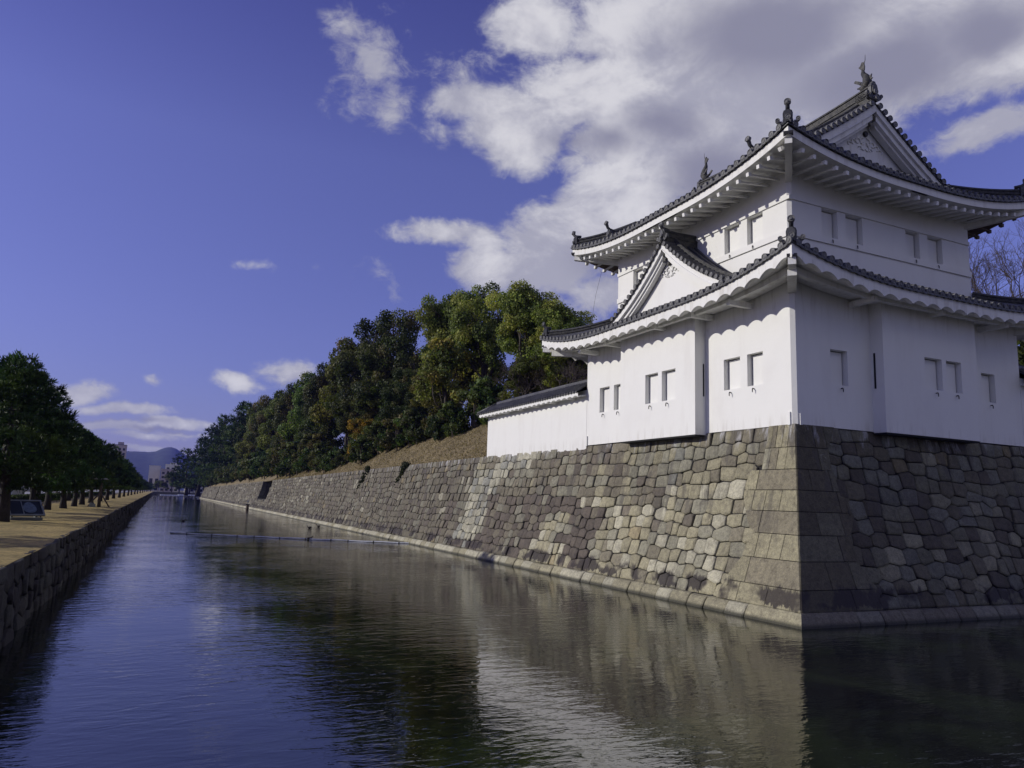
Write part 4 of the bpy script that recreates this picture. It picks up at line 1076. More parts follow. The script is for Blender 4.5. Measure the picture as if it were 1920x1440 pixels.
def make_pine(seed, H=10., Rr=4.2, nc=46, near=False, lean=.06, ln=.26, per=26, base=.30, green=((.022, .042, .014), (.032, .060, .018), (.016, .032, .012), (.05, .082, .02)), loc=(0, 0, -500), crook=.04, tr=.027):
    """japanese pine > trunk, crown; flat-bottomed pads carried by limbs"""
    rs = np.random.RandomState(seed); root = thing('pine_tree', None, None, loc); mb = MB()
    tp = [np.array((0, 0, -.4))]
    ax, ay = rs.uniform(-lean, lean)*H, rs.uniform(-lean, lean)*H
    N = 9
    for i in range(1, N+1):
        t = i/N; tp.append(np.array((ax*t+crook*H*math.sin(t*5+seed)*t*(1-t*.6), ay*t+crook*H*math.cos(t*4+seed*2)*t*(1-t*.6), H*.95*t)))
    mb.tube([tuple(p) for p in tp], [tr*H*(1-.86*(i/N)**.8)+.012*(i == 0)*H for i in range(N+1)], 9)
    cs, rr, cc = [], [], []
    for i in range(nc):
        t = base+(1-base)*((i+.5)/nc)**.95; p = tp[0]+(tp[-1]-tp[0])*0; k = min(N-1, int(t*N)); f = t*N-k; p = tp[k]*(1-f)+tp[min(N, k+1)]*f
        env = Rr*(1.02-((t-base)/(1-base))**1.7*.86)*(.62+.38*min(1, (t-base)*6)); a = i*2.4+rs.uniform(-.4, .4); q = env*rs.uniform(.35, 1.0)
        c = p+np.array((q*math.cos(a), q*math.sin(a), rs.uniform(-.02, .05)*H*.6)); r = rs.uniform(.15, .34)*Rr*(1.1-.5*t)
        cs.append(c); rr.append(r); cc.append(np.array(green[rs.randint(len(green))])*rs.uniform(.7, 1.3))
        if i % 2 == 0: limb(mb, p-np.array((0, 0, .04*H)), c-np.array((0, 0, r*.25)), .0075*H*(1.2-t), .002*H, rs, .1, 4)
    mb.build('trunk', M_PBARK, root)
    V, F, C = needles(rs, cs, rr, per, ln, cc)
    np_mesh('crown', V, F, M_NEEDLE, root, C)
    return root
def make_bare(seed, H=14., loc=(0, 0, -500), spread=.5, depth=6, rad=.018, col=None):
    rs = np.random.RandomState(seed); root = thing('bare_tree', None, None, loc); mb = MB(); tw = MB()
    def grow(p, d, L, r, k):
        e = p+d*L; m = (p+e)/2+rs.normal(size=3)*L*.06; (mb if k > 2 else tw).tube([tuple(p), tuple(m), tuple(e)], [r, r*.85, r*.68], 6 if k > 2 else 4, caps=False)
        if k == 0: return
        for i in range(2 if k > 6 else 3):
            n = d+rs.normal(size=3)*spread; n[2] += .16; n /= np.linalg.norm(n); grow(e if i else (m*.4+e*.6), n, L*rs.uniform(.64, .86), r*.64, k-1)
    grow(np.array((0, 0, -.3)), np.array((.03, .02, 1.)), H*.24, H*rad, depth)
    mb.build('trunk', M_TWIG, root); tw.build('twigs', M_TWIG, root); return root
def place(proto, used, x, y, z, sc_, rot, name=None, label=None, cat='tree', group=None, tint=(1, 1, 1), sz=None, tilt=0.):
    o = proto if not used.get(proto.name) else copy_tree(proto); used[proto.name] = True
    o.location = (x, y, z); o.rotation_euler = (tilt, 0, rot); o.scale = (sc_, sc_, sz or sc_)
    for ch in [c for c in bpy.data.objects if c.parent == o]: ch.color = (*tint, 1)
    tag(o, label, cat, group); return o
used = {}
rnd = random.Random(77)
WARM = [(.112, .142, .034), (.150, .178, .042), (.075, .098, .026), (.195, .205, .05)]
BROWN = [(.068, .076, .026), (.048, .060, .022), (.085, .076, .030), (.038, .050, .019)]
YEL = [(.16, .155, .032), (.12, .13, .032), (.19, .16, .036), (.08, .10, .03)]
B1 = make_broadleaf(1, 16, 5.6, 64, .25, .18, 380, WARM); B2 = make_broadleaf(2, 15, 5.8, 60, .14, .19, 340, BROWN)
B3 = make_broadleaf(3, 13, 5.2, 58, .08, .19, 340); B4 = make_broadleaf(6, 16, 5.0, 60, .22, .18, 370, WARM)
B5 = make_broadleaf(8, 9, 3.6, 52, .08, .20, 230, YEL)
def top_tree(proto, H, x, y, ztop, label, group='trees on the wooded rampart', wide=1., tint=(1, 1, 1), tilt=0.):
    g = gz(x, y); s_ = (ztop-g)/H
    return place(proto, used, x, y, g, s_*wide, rnd.uniform(0, 6.28), None, label, 'tree', group, tint, sz=s_, tilt=tilt)
GT = 'evergreen trees on the wooded rampart'
top_tree(B1, 16.6, 10, 40.5, 23.0, 'tall light green camphor tree directly above the low white wall', GT, .9)
top_tree(B4, 16.6, 10.5, 52, 27.0, 'tallest green camphor tree, its round top touching the big cloud', GT, .82)
top_tree(B1, 16.6, 10.5, 62, 28.2, 'broad camphor tree left of the tallest one on the rampart', GT, .8, (.85, .88, .85))
top_tree(B1, 16.6, 12, 38.2, 20.9, 'leafy green camphor tree between the tallest ones and the turret', GT, 1.15)
top_tree(B2, 15.6, 17, 50, 22, 'dark tree deep in the wood behind the camphor trees', GT, 1.2, (.8, .8, .8))
top_tree(B4, 16.6, 11.5, 34.5, 18.9, 'lower bright green camphor tree behind the left end of the turret eaves', GT, 1.3)
top_tree(B2, 15.6, 9, 75.5, 29.0, 'dark brownish evergreen with a knobbly crown left of the camphor trees', GT, .85)
top_tree(B2, 15.6, 9.5, 90, 31., 'dark evergreen with a flat top halfway down the wooded slope', GT, .85, (.9, .9, .85))
top_tree(B3, 13.6, 9, 104, 31.0, 'olive brown evergreen where the skyline of the wood starts to fall', GT, .75, (.95, .85, .8))
GD = 'dark evergreens further along the rampart'
for x, y, z, p, H in ((9, 120, 29.5, B2, 15.6), (9, 138, 30., B3, 13.6), (9, 156, 30.5, B2, 15.6), (9, 176, 31, B3, 13.6), (8, 196, 31.5, B2, 15.6), (9, 222, 33, B3, 13.6), (9, 248, 33, B2, 15.6), (8, 275, 31.5, B3, 13.6)):
    top_tree(p, H, x, y, z, 'dark evergreen among the distant trees along the rampart', GD, .8, (rnd.uniform(.75, 1), rnd.uniform(.78, 1), .8))
# lower storey of the wood: front row
GF = 'lower trees at the front of the wood'
for i, (x, y, z, p, H) in enumerate(((8, 36, 15.5, B3, 13.6), (7.2, 57, 17.5, B3, 13.6), (7.5, 66, 19, B2, 15.6), (7, 74, 18, B3, 13.6), (7.2, 84, 20, B2, 15.6), (7, 95, 19.5, B3, 13.6), (7, 108, 20, B2, 15.6), (6.8, 122, 19, B3, 13.6), (6.6, 140, 19, B2, 15.6), (6.6, 160, 18, B3, 13.6), (6.5, 182, 18, B2, 15.6), (6.5, 206, 18, B3, 13.6), (6.4, 232, 18, B2, 15.6), (6.4, 258, 18, B3, 13.6), (6.2, 288, 18, B2, 15.6), (14, 46, 19, B2, 15.6), (14, 62, 22, B3, 13.6), (15, 80, 24, B2, 15.6), (15, 100, 24, B3, 13.6), (15, 36, 15, B3, 13.6), (23, 58, 19, B3, 13.6), (22, 74, 19, B2, 15.6), (21, 92, 20, B3, 13.6), (20, 112, 20, B2, 15.6), (19, 136, 21, B3, 13.6))):
    top_tree(p, H, x, y, z, 'shaded lower evergreen filling the wood below the skyline', GF, 1.05, (rnd.uniform(.7, 1), rnd.uniform(.72, 1), rnd.uniform(.7, .9)))
place(B5, used, 6.6, 50.5, gz(6.6, 50.5)-.4, 1.02, .4, None, 'yellow green bushy tree in front of the dark wood left of the low white wall', 'tree', None, (1, 1, 1), sz=1.02)
place(B5, used, 5.6, 79, gz(5.6, 79)-.3, .6, 2.4, None, 'orange tinged bush at the foot of the wood above the stone wall', 'bush', None, (1.35, .95, .7), sz=.56)
# bushes along the edge of the slope
BUSHES = make_broadleaf(21, 3.2, 1.9, 40, .02, .17, 420, [(.05, .065, .024), (.035, .05, .02), (.07, .08, .03), (.026, .038, .016)])
BUSHES.name = 'bush'
for i in range(70):
    y = 39+i*3.1+rnd.uniform(-1, 1) if i < 30 else 130+(i-30)*5.8+rnd.uniform(-2, 2); x = (rnd.uniform(4.8, 6.2)-min(2.3, max(0, y-50)*.065)) if y > 45 else 6.8
    if abs(y-79) < 2.5: x = 6.6
    if y > 96: x = rnd.uniform(2.9, 4.4)
    s_ = rnd.uniform(.7, 1.25)*(1 if y < 96 else 1.6)
    place(BUSHES, used, x, y, gz(x, y)-.15, s_, rnd.uniform(0, 6.28), None, 'dark green bush in the row at the foot of the wooded slope', 'bush', 'bushes along the foot of the wood', (rnd.uniform(.75, 1.2), rnd.uniform(.8, 1.1), rnd.uniform(.7, 1)))
# dark leaf clusters put in for shadow-like streaks on the wall
for y, zl, w_, lb in ((60.8, 3.9, 1.1, 'ragged shadow-like streak of dark leaves down the stone wall, the longer one further left'), (47.6, 4.5, .7, 'ragged shadow-like streak of dark leaves down the stone wall, nearer the low white wall')):
    rt = thing('hanging_leaf_streak', lb, 'dark streak', (batter(6.2)-.05, y, 6.3), 0, 'dark streaks on the stone wall'); rs = np.random.RandomState(int(y*10)); cs = []; rr = []
    for i in range(46):
        t = rs.random()**1.5; z = 6.5-(6.5-zl)*t; cs.append((batter(z)-.08-(batter(6.2)-.05), rs.normal()*w_*.5*(1.1-.9*t)+t*2.6*w_, z-6.3)); rr.append(rs.uniform(.06, .24)*(1.2-t))
    V, F_, C = leaves(rs, cs, rr, 1500, .10, [(.030, .036, .017)]*46, .9); np_mesh('foliage', V, F_, M_LEAF, rt, C)
# straw tufts on the open slope
rs = np.random.RandomState(8); n = 52000
ty = 29.6+rs.random(n)**1.3*110; tx = 2.15+rs.random(n)**1.2*np.clip(6.5-(ty-30)*.012, 3.5, 6.5); tz = np.array([gz(a, b) for a, b in zip(tx, ty)])
ok = (tz > 5) & (tx > 2.1); P = np.c_[tx, ty, tz][ok]; n = len(P)
d = rs.normal(size=(n, 3))*.55+np.array([-.5, 0, 1.]); d /= np.linalg.norm(d, axis=1)[:, None]; a = np.cross(d, rs.normal(size=(n, 3))); a /= np.linalg.norm(a, axis=1)[:, None]
L = rs.uniform(.05, .17, (n, 1)); w_ = rs.uniform(.012, .04, (n, 1)); P = P-np.array([0, 0, .03])
V = np.stack([P-a*w_, P+a*w_, P+d*L+a*w_*.3, P+d*L-a*w_*.3], 1).reshape(-1, 3)
pal_ = np.array([(.27, .215, .115), (.19, .15, .085), (.34, .28, .16), (.09, .09, .04)])[rs.choice(4, n, p=[.45, .3, .13, .12])]*rs.uniform(.7, 1.25, (n, 1))
tag(np_mesh('dry_grass_tufts', V, np.arange(4*n).reshape(-1, 4), M_STRAW, None, np.repeat(pal_, 4, 0)), 'dry straw grass tufts covering the open slope above the stone wall', 'grass', None, 'stuff')
# pines at the far end of the rampart
PF = make_pine(5, 15, 5.2, 54, ln=.75, per=7, base=.12); PF2 = make_pine(9, 13, 4.6, 50, ln=.7, per=8, base=.1)
GP = 'pines at the far end of the rampart'
for x, y, zt, w_ in ((6, 255, 35.5, 1.), (4.5, 290, 33.5, 1.1), (5, 318, 33, 1.0), (3.5, 338, 32.5, 1.15), (5, 352, 31.5, 1.2), (-.5, 376, 29.5, 1.3), (8, 238, 33, 1), (-5, 394, 25, 1.2), (4, 300, 20, 1.3), (3.5, 330, 18, 1.4), (3, 350, 17, 1.4)):
    H = 15; g = gz(x, min(y, 360)) if y < 364 else 1.5
    place(PF if H else PF, used, x, y, g, (zt-g)/15.5*w_, rnd.uniform(0, 6.28), None, 'tall pine with layered branches near the far end of the stone wall', 'tree', GP, (1.05, 1.0, .9), sz=(zt-g)/15.5)
for i, (x, y, h) in enumerate(((-14, 648, 9), (-8, 646, 16), (-2, 650, 15), (4, 648, 17), (10, 652, 18), (16, 650, 18), (23, 655, 20), (30, 655, 22), (-18, 655, 10), (38, 655, 20), (-3, 642, 7), (8, 642, 8), (18, 643, 9), (28, 644, 8))):
    place(B3, used, x, y, 1.5, h/13.6*1.2, rnd.uniform(0, 6.28), None, 'small distant tree closing the far end of the moat', 'tree', 'trees beyond the far end of the moat', (.8, .85, .8), sz=h/13.6)
place(PF2, used, 5., 640, 1.5, 1.5, 1., None, 'dark conical pine rising above the trees at the far end of the moat', 'tree', None, (.7, .75, .7), sz=1.75)
# row of pines on the left bank
PA = make_pine(31, 9.6, 4.3, 64, ln=.34, per=46, lean=.05, base=.2, crook=.05, tr=.042); PB = make_pine(34, 9.2, 4.0, 60, ln=.36, per=40, lean=.06, base=.22, tr=.042)
PC = make_pine(37, 9.4, 4.2, 54, ln=.42, per=30, lean=.06, base=.2, tr=.042)
LEFTROW = [(-26.8, 13, 9.6, 0.9, 'B', 'pine at the far left edge of the photo, only its leading twigs in view'), (-26.5, 1, 9.0, 0.9, 'A', 'pine beyond the left edge that shades the near turf'), (-24.6, 25.8, 9.6, 1.0, 'A', 'nearest pine of the left row, its trunk cut by the left edge of the photo'), (-26.0, 33.5, 11.3, 0.95, 'B', 'second tall dark pine from the left edge, behind the information board'), (-26.6, 51, 10.4, 0.7, 'A', 'third pine, with the trunk just right of the information board'), (-25.1, 46.5, 9.4, 0.8, 'B', 'stout trunked pine beside the slim third one on the left bank'), (-24.7, 53, 9.0, 0.85, 'A', 'pine with a thick forked looking trunk left of the braced post'), (-24.5, 59, 8.8, 0.8, 'B', 'slim pine nearest the braced post on its left'), (-24.6, 68, 9.2, 0.85, 'C', 'pine rising behind the braced post'), (-24.6, 79, 9.4, 0.85, 'C', None), (-24.5, 92, 9.5, 0.85, 'C', None), (-24.5, 106, 9.6, 0.85, 'C', None), (-24.4, 122, 9.4, 0.85, 'C', None), (-24.3, 140, 9.2, 0.85, 'C', None), (-24.3, 160, 9.2, 0.85, 'C', None), (-24.3, 184, 8.6, 0.85, 'C', None), (-24.3, 210, 8.8, 0.85, 'C', None), (-24.3, 240, 8.6, 0.9, 'C', None), (-24.3, 275, 8.4, 0.9, 'C', None), (-24.2, 315, 8.2, 0.9, 'C', None), (-24.2, 360, 8, 0.9, 'C', None), (-24.2, 410, 8, 0.9, 'C', None), (-24, 470, 8, 0.9, 'C', None), (-24, 540, 8, 0.9, 'C', None), (-23, 620, 8.5, 1.0, 'C', None), (-27.6, 41, 11.4, 0.75, 'B', 'tall pine of the back row rising behind the second one'), (-27.8, 63, 11.4, 0.7, 'A', 'tall pine of the back row rising above the braced post'), (-28, 92, 11.3, 0.7, 'C', None), (-28, 126, 11.3, 0.7, 'C', None)]
for i, (x, y, zt, w_, p, lb) in enumerate(LEFTROW):
    pr = {'A': PA, 'B': PB, 'C': PC}[p]; H = {'A': 9.9, 'B': 9.5, 'C': 9.8}[p]; s_ = (zt-1.7)/H
    place(pr, used, x, y, 1.70, s_*w_, rnd.uniform(0, 6.28), None, lb or 'dark green pine in the distant part of the row along the left bank', 'tree', 'pines in the row along the left bank', (rnd.uniform(.85, 1.1), rnd.uniform(.9, 1.1), .9), sz=s_)
# bare winter trees
BT = make_bare(3, 16, depth=8, spread=.40, rad=.0125); BS = make_bare(5, 5.5, depth=6, spread=.55, rad=.012)
place(BT, used, 45.5, 21, 9, 1.45, .5, None, 'tall leafless tree behind the right end of the turret', 'bare tree', 'leafless trees behind the turret', sz=1.22)
place(BT, used, 52, 26, 9, 1.6, 2.5, None, 'leafless tree cut by the right edge of the photo behind the turret', 'bare tree', 'leafless trees behind the turret', sz=1.42)
place(BT, used, 41.5, 22, 9, 1.1, 4.1, None, 'smaller leafless tree nearest the right wall corner of the turret', 'bare tree', 'leafless trees behind the turret', sz=1.0)
place(BS, used, 9, 31.5, gz(9, 31.5), 1.25, 0, None, 'reddish leafless shrub behind the low white wall', 'bare shrub', 'leafless shrubs behind the low white wall')
place(BS, used, 7.5, 35, gz(7.5, 35), 1.1, 2, None, 'reddish brown leafless shrub against the dark wood, left of the other bare shrub', 'bare shrub', 'leafless shrubs behind the low white wall')
place(BUSHES, used, 42, 16, 13, 2.4, 2, None, 'pale green bush below the leafless trees behind the right roof', 'bush', None, (1.7, 1.5, 1.2), sz=2.4)

# ------------------------------------------------------------------ left bank objects
hd = thing('hedge', 'long clipped dark hedge behind the pines on the left bank', 'hedge', (-29.8, 20, 1.6))
rs = np.random.RandomState(4); n = 60000
P = np.c_[rs.uniform(-.45, .45, n), rs.uniform(0, 210, n), .9*rs.random(n)**.5]
nr = rs.normal(size=(n, 3)); nr /= np.linalg.norm(nr, axis=1)[:, None]; a = np.cross(nr, rs.normal(size=(n, 3))); a /= np.linalg.norm(a, axis=1)[:, None]; b_ = np.cross(nr, a); sz_ = rs.uniform(.04, .13, (n, 1))
V = np.stack([P-a*sz_, P-b_*sz_, P+a*sz_, P+b_*sz_], 1).reshape(-1, 3)
np_mesh('hedge_foliage', V, np.arange(4*n).reshape(-1, 4), M_LEAF, hd, np.repeat(np.array((.035, .05, .016))*rs.uniform(.5, 1.5, (n, 1)), 4, 0))

# information board: framed slanting panel on a stand
M_PANEL = simple('dark_panel', (.012, .018, .026), .75, .4, 3); M_FRAME = simple('pale_frame', (.21, .23, .22), .6)
sb = thing('information_board', 'slanting information board with grey frame and dark panel on the left bank turf', 'information board', (-24.0, 28.2, 1.70), R(24))
BM = Matrix.Rotation(R(-52), 4, 'X')
T_ = lambda p: tuple((Matrix.Translation((0, 0, .62)) @ BM) @ Vector(p))
MX = Matrix.Translation((0, 0, .62)) @ BM
b = MB(); b.box((-.72, -.03, -.52), (.72, .02, .52), M=MX); b.build('panel', M_PANEL, sb)
b = MB()
for q in (((-.8, -.06, -.6), (-.72, .03, .6)), ((.72, -.06, -.6), (.8, .03, .6)), ((-.72, -.06, .52), (.72, .03, .6)), ((-.72, -.06, -.6), (.72, .03, -.52)), ((-.16, -.05, -.52), (-.12, .0, .52))): b.box(*q, M=MX)
b.build('frame', M_FRAME, sb)
b = MB(); el = [(.18+.30*math.cos(t)*(1-.25*math.sin(t)), .02+.42*math.sin(t)) for t in [PI*2*i/20 for i in range(20)]]
b.prism(el, lambda x, z, d: MX @ Vector((x, d, z)), -.045, -.031); b.build('map_print', simple('map_print', (.13, .17, .20), .4, .3, 8), sb)
b = MB(); b.box((-.72, -.42, 0), (.72, .35, .16)); b.box((-.6, .0, .1), (-.5, .3, .6)); b.box((.5, .0, .1), (.6, .3, .6)); b.build('stand', simple('stand_grey', (.10, .11, .10), .7), sb)
b = MB(); b.tube([(.78, .1, 0), (.78, .1, .9)], .03, 6); b.build('post', M_WOOD, sb)

# lookout post with braces and a small cap, standing on the turf
pt = thing('braced_post', 'weathered wooden post with slanting braces and flat pale cap on the left bank', 'post', (-22.7, 60.5, 1.7))
b = MB(); b.tube([(0, 0, 0), (.05, 0, 2.5)], .11, 8); b.build('post', M_WOOD, pt)
for e in ((-.95, .2), (.95, -.2), (.1, .9)):
    b = MB(); b.tube([(e[0], e[1], -.05), (.04, 0, 1.35)], .06, 6); b.build('brace', M_WOOD, pt)
b = MB(); b.box((-.55, -.4, 2.5), (.65, .4, 2.58)); b.box((-.45, -.3, 2.58), (.55, .3, 2.64)); b.build('cap', simple('pale_cap', (.4, .4, .38), .6), pt)
b = MB(); b.box((-.75, -.3, .0), (-.25, .1, .32)); b.box((-.65, -.25, .32), (-.35, .0, .4)); b.build('footing_box', M_FRAME, pt)

# parked car seen between the trunks
M_CAR = simple('car_paint', (.62, .63, .62), .3, .03); M_GLASS = simple('car_glass', (.012, .014, .016), .08); M_TYRE = simple('tyre', (.015, .015, .015), .8)
def car(name, label, loc, rz_, m, H=1.75, L=4.4, group=None):
    c = thing(name, label, 'car', loc, rz_, group); Wd = .84
    side = [(-L/2, .35), (-L/2+.05, .85), (-L/2+.12, H*.56), (-L/2+.3, H*.93), (-L/2+.8, H), (L*.16, H), (L*.30, H*.66), (L/2-.15, H*.56), (L/2, H*.42), (L/2, .3), (L*.40, .28), (L*.36, .5), (L*.25, .5), (L*.21, .28), (-L*.21, .28), (-L*.25, .5), (-L*.36, .5), (-L*.40, .28)]
    b = MB(); b.prism(side, lambda x, z, d: (x, d*(1-.12*max(0, (z-.9))/.8), z), -Wd, Wd); o = b.build('body', m, c)
    md = o.modifiers.new('bevel', 'BEVEL'); md.width = .05; md.segments = 2
    b = MB()
    gl = [(-L/2+.38, H*.62), (-L/2+.48, H*.9), (L*.14, H*.92), (L*.26, H*.66)]
    for s_ in (-1, 1): b.prism(gl, lambda x, z, d: (x, s_*(Wd*(1-.12*max(0, z-.9)/.8)+d), z), -.01, .012)
    b.add([(L*.175, -.66, H*.95), (L*.175, .66, H*.95), (L*.305, .70, H*.67), (L*.305, -.70, H*.67)], [(0, 1, 2, 3)]); b.build('windows', M_GLASS, c)
    for x in (-L*.305, L*.305):
        for y in (-Wd+.06, Wd-.06):
            b = MB(); b.tube([(x, y-.1, .31), (x, y+.1, .31)], .31, 16); w_ = b.build('wheel', M_TYRE, c); b = MB(); b.tube([(x, y-.11, .31), (x, y+.11, .31)], .17, 12); b.build('rim', M_METAL, w_)
    for y in (-.6, .6):
        b = MB(); b.box((L/2-.03, y-.16, .62), (L/2+.012, y+.16, .78)); b.build('headlight', M_FRAME, c)
    return c
car('parked_car', 'pale car parked beyond the hedge, glimpsed between two pine trunks on the left', (-31.9, 75, 1.72), R(-94), M_CAR, 1.9)
car('parked_car', 'grey car on the road at the far left, behind the hedge', (-37.5, 118, 1.6), R(-94), simple('grey_paint', (.08, .09, .10), .3, .03), 1.5)
# cyclist beyond the hedge
def skinned(name, verts, edges, radii, m, parent, sub=1):
    bm = bmesh.new(); ly = bm.verts.layers.skin.verify()
    vs = [bm.verts.new(v) for v in verts]
    for p, q in edges: bm.edges.new((vs[p], vs[q]))
    for i, v in enumerate(vs): v[ly].radius = (radii[i], radii[i])
    vs[0][ly].use_root = True
    me = bpy.data.meshes.new(name); bm.to_mesh(me); bm.free(); o = link_mesh(name, me, m, parent); o.modifiers.new('skin', 'SKIN')
    s_ = o.modifiers.new('sub', 'SUBSURF'); s_.levels = sub; s_.render_levels = sub
    return o
def cyclist(label, loc, rz_, top, blabel):
    """seated rider, body one skinned mesh; bicycle stands below as its own thing"""
    bk_ = thing('bicycle', blabel, 'bicycle', loc, rz_)
    for x in (-.52, .52):
        b = MB(); b.tube([(x+.33*math.cos(t), 0, .34+.33*math.sin(t)) for t in [PI*2*i/20 for i in range(21)]], .022, 6); w_ = b.build('wheel', M_TYRE, bk_)
        b = MB()
        for i in range(8): b.tube([(x, 0, .34), (x+.32*math.cos(i*PI/4), 0, .34+.32*math.sin(i*PI/4))], .004, 4)
        b.build('spokes', M_METAL, w_)
    b = MB()
    for p, q in (((-.52, 0, .34), (-.15, 0, .30)), ((-.15, 0, .30), (-.22, 0, .82)), ((-.22, 0, .75), (.36, 0, .80)), ((-.15, 0, .30), (.36, 0, .74)), ((.36, 0, .85), (.52, 0, .34)), ((-.52, 0, .34), (-.21, 0, .72))): b.tube([p, q], .02, 6)
    b.build('frame', M_IRON, bk_)
    b = MB(); b.tube([(.3, -.25, 1.0), (.4, -.1, .98), (.36, 0, .95), (.4, .1, .98), (.3, .25, 1.0)], .014, 6); b.tube([(.36, 0, .8), (.36, 0, .95)], .016, 6); b.build('handlebar', M_METAL, bk_)
    b = MB(); b.prism([(-.36, .86), (-.10, .85), (-.08, .82), (-.34, .80)], lambda x, z, d: (x, d, z), -.06, .06); b.build('saddle', M_TYRE, bk_)
    pr = thing('person', label, 'person', loc, rz_)
    skin = simple('skin', (.45, .28, .2), .6, .05)
    v = [(-.22, 0, .92), (-.18, 0, 1.10), (-.06, 0, 1.36), (0, 0, 1.46), (.05, 0, 1.56), (.07, 0, 1.68),
         (-.06, .19, 1.36), (.10, .23, 1.16), (.30, .24, 1.03), (.35, .24, 1.02), (-.06, -.19, 1.36), (.10, -.23, 1.16), (.30, -.24, 1.03), (.35, -.24, 1.02),
         (-.20, .09, .90), (.16, .11, .78), (.0, .10, .36), (.10, .10, .30), (-.20, -.09, .90), (.14, -.11, .66), (-.08, -.10, .22), (.03, -.10, .17)]
    e = [(0, 1), (1, 2), (2, 3), (3, 4), (4, 5), (2, 6), (6, 7), (7, 8), (8, 9), (2, 10), (10, 11), (11, 12), (12, 13), (0, 14), (14, 15), (15, 16), (16, 17), (0, 18), (18, 19), (19, 20), (20, 21)]
    r_ = [.14, .13, .15, .06, .09, .085, .06, .045, .035, .025, .06, .045, .035, .025, .09, .07, .045, .035, .09, .07, .045, .035]
    skinned('body', v, e, r_, skin, pr, 2)
    idx = [1, 2, 6, 7, 10, 11]; skinned('jacket', [(-.20, 0, .98), (-.18, 0, 1.12), (-.06, 0, 1.36), (-.06, .19, 1.36), (.10, .23, 1.16), (.26, .24, 1.05), (-.06, -.19, 1.36), (.10, -.23, 1.16), (.26, -.24, 1.05)], [(0, 1), (1, 2), (2, 3), (3, 4), (4, 5), (2, 6), (6, 7), (7, 8)], [.15, .16, .17, .08, .062, .05, .08, .062, .05], top, pr, 2)
    skinned('trousers', [(-.22, 0, .92), (-.20, .09, .90), (.16, .11, .78), (.0, .10, .40), (-.20, -.09, .90), (.14, -.11, .66), (-.08, -.10, .26)], [(0, 1), (1, 2), (2, 3), (0, 4), (4, 5), (5, 6)], [.15, .11, .085, .062, .11, .085, .062], M_PANEL, pr, 2)
    b = MB(); b.tube([(.06, 0, 1.62), (.055, 0, 1.70), (.05, 0, 1.78), (.05, 0, 1.805)], [.10, .115, .08, .02], 10); b.build('hair', M_TYRE, pr)
cyclist('person in orange jacket riding a bicycle beyond the hedge at far left', (-35.0, 104, 1.6), R(-95), simple('orange_cloth', (.55, .16, .06), .8), 'bicycle ridden by the person in orange beyond the hedge')
cyclist('person in blue jacket riding just ahead of the orange one', (-35.8, 107, 1.6), R(-95), simple('blue_cloth', (.05, .09, .28), .8), 'bicycle ridden by the person in blue beyond the hedge')

# ------------------------------------------------------------------ buildings
def building(name, label, x0, x1, y0, y1, h, m, floors=5, bays=5, group=None, roofm=None, winc=None, penthouse=0, sill=.0):
    root = thing(name, label, 'building', ((x0+x1)/2, y0, 1.5), 0, group); cx_ = (x0+x1)/2; w_ = x1-x0; dp = y1-y0
    b = MB(); b.box((-w_/2, 0, -.5), (w_/2, dp, h)); b.build('wall', m, root)
    b = MB(); b.box((-w_/2-.15, -.15, h), (w_/2+.15, dp+.15, h+.5)); b.build('roof', roofm or m, root)
    if penthouse: b = MB(); b.box((-w_*.2, dp*.2, h+.5), (w_*.25, dp*.7, h+penthouse)); b.build('roof_house', m, root)
    for f_ in range(floors):
        for k in range(bays):
            u0 = -w_/2+w_*(k+.22)/bays; u1 = -w_/2+w_*(k+.78)/bays; z0 = 1.0+(h-1.5)*f_/floors; z1 = z0+(h-1.5)/floors*.5
            b = MB(); b.box((u0, -.04, z0), (u1, .02, z1)); b.build('window', winc or M_GLASS, root)
    return root
M_B1 = simple('pale_concrete', (.55, .53, .50), .85, .06, .3); M_B2 = simple('pinkish_tile', (.44, .37, .34), .85, .08, .3); M_B3 = simple('cream_wall', (.62, .60, .52), .85, .05, .3); M_B4 = simple('dark_facade', (.07, .07, .08), .7, .2, .3)
building('office_building', 'pale grey block with blank wall beyond the far end of the moat, leftmost of three', -26.5, -17.5, 700, 712, 21.6, M_B1, 1, 2)
building('office_building', 'pinkish tiled block with window bays in the middle of the far group', -17.0, -6, 690, 704, 19, M_B2, 5, 3)
building('office_building', 'cream block highest in the far group, beside the conical pine', -13.5, -1.5, 730, 742, 24.2, M_B3, 6, 3, penthouse=2)
building('office_building', 'long low pale building mostly hidden by trees right of the far group', 3, 26, 700, 712, 15.5, M_B1, 3, 6)
building('apartment_tower', 'dark tower top showing above the left bank pines near the mountain', -58.5, -48, 760, 775, 41, M_B2, 9, 3, roofm=M_B4, penthouse=3)
building('apartment_tower', 'pale tower with dark flat top just above the left bank pines', -56, -49, 600, 612, 32, M_B3, 8, 2, roofm=M_B4)
GB = 'buildings across the road on the left'
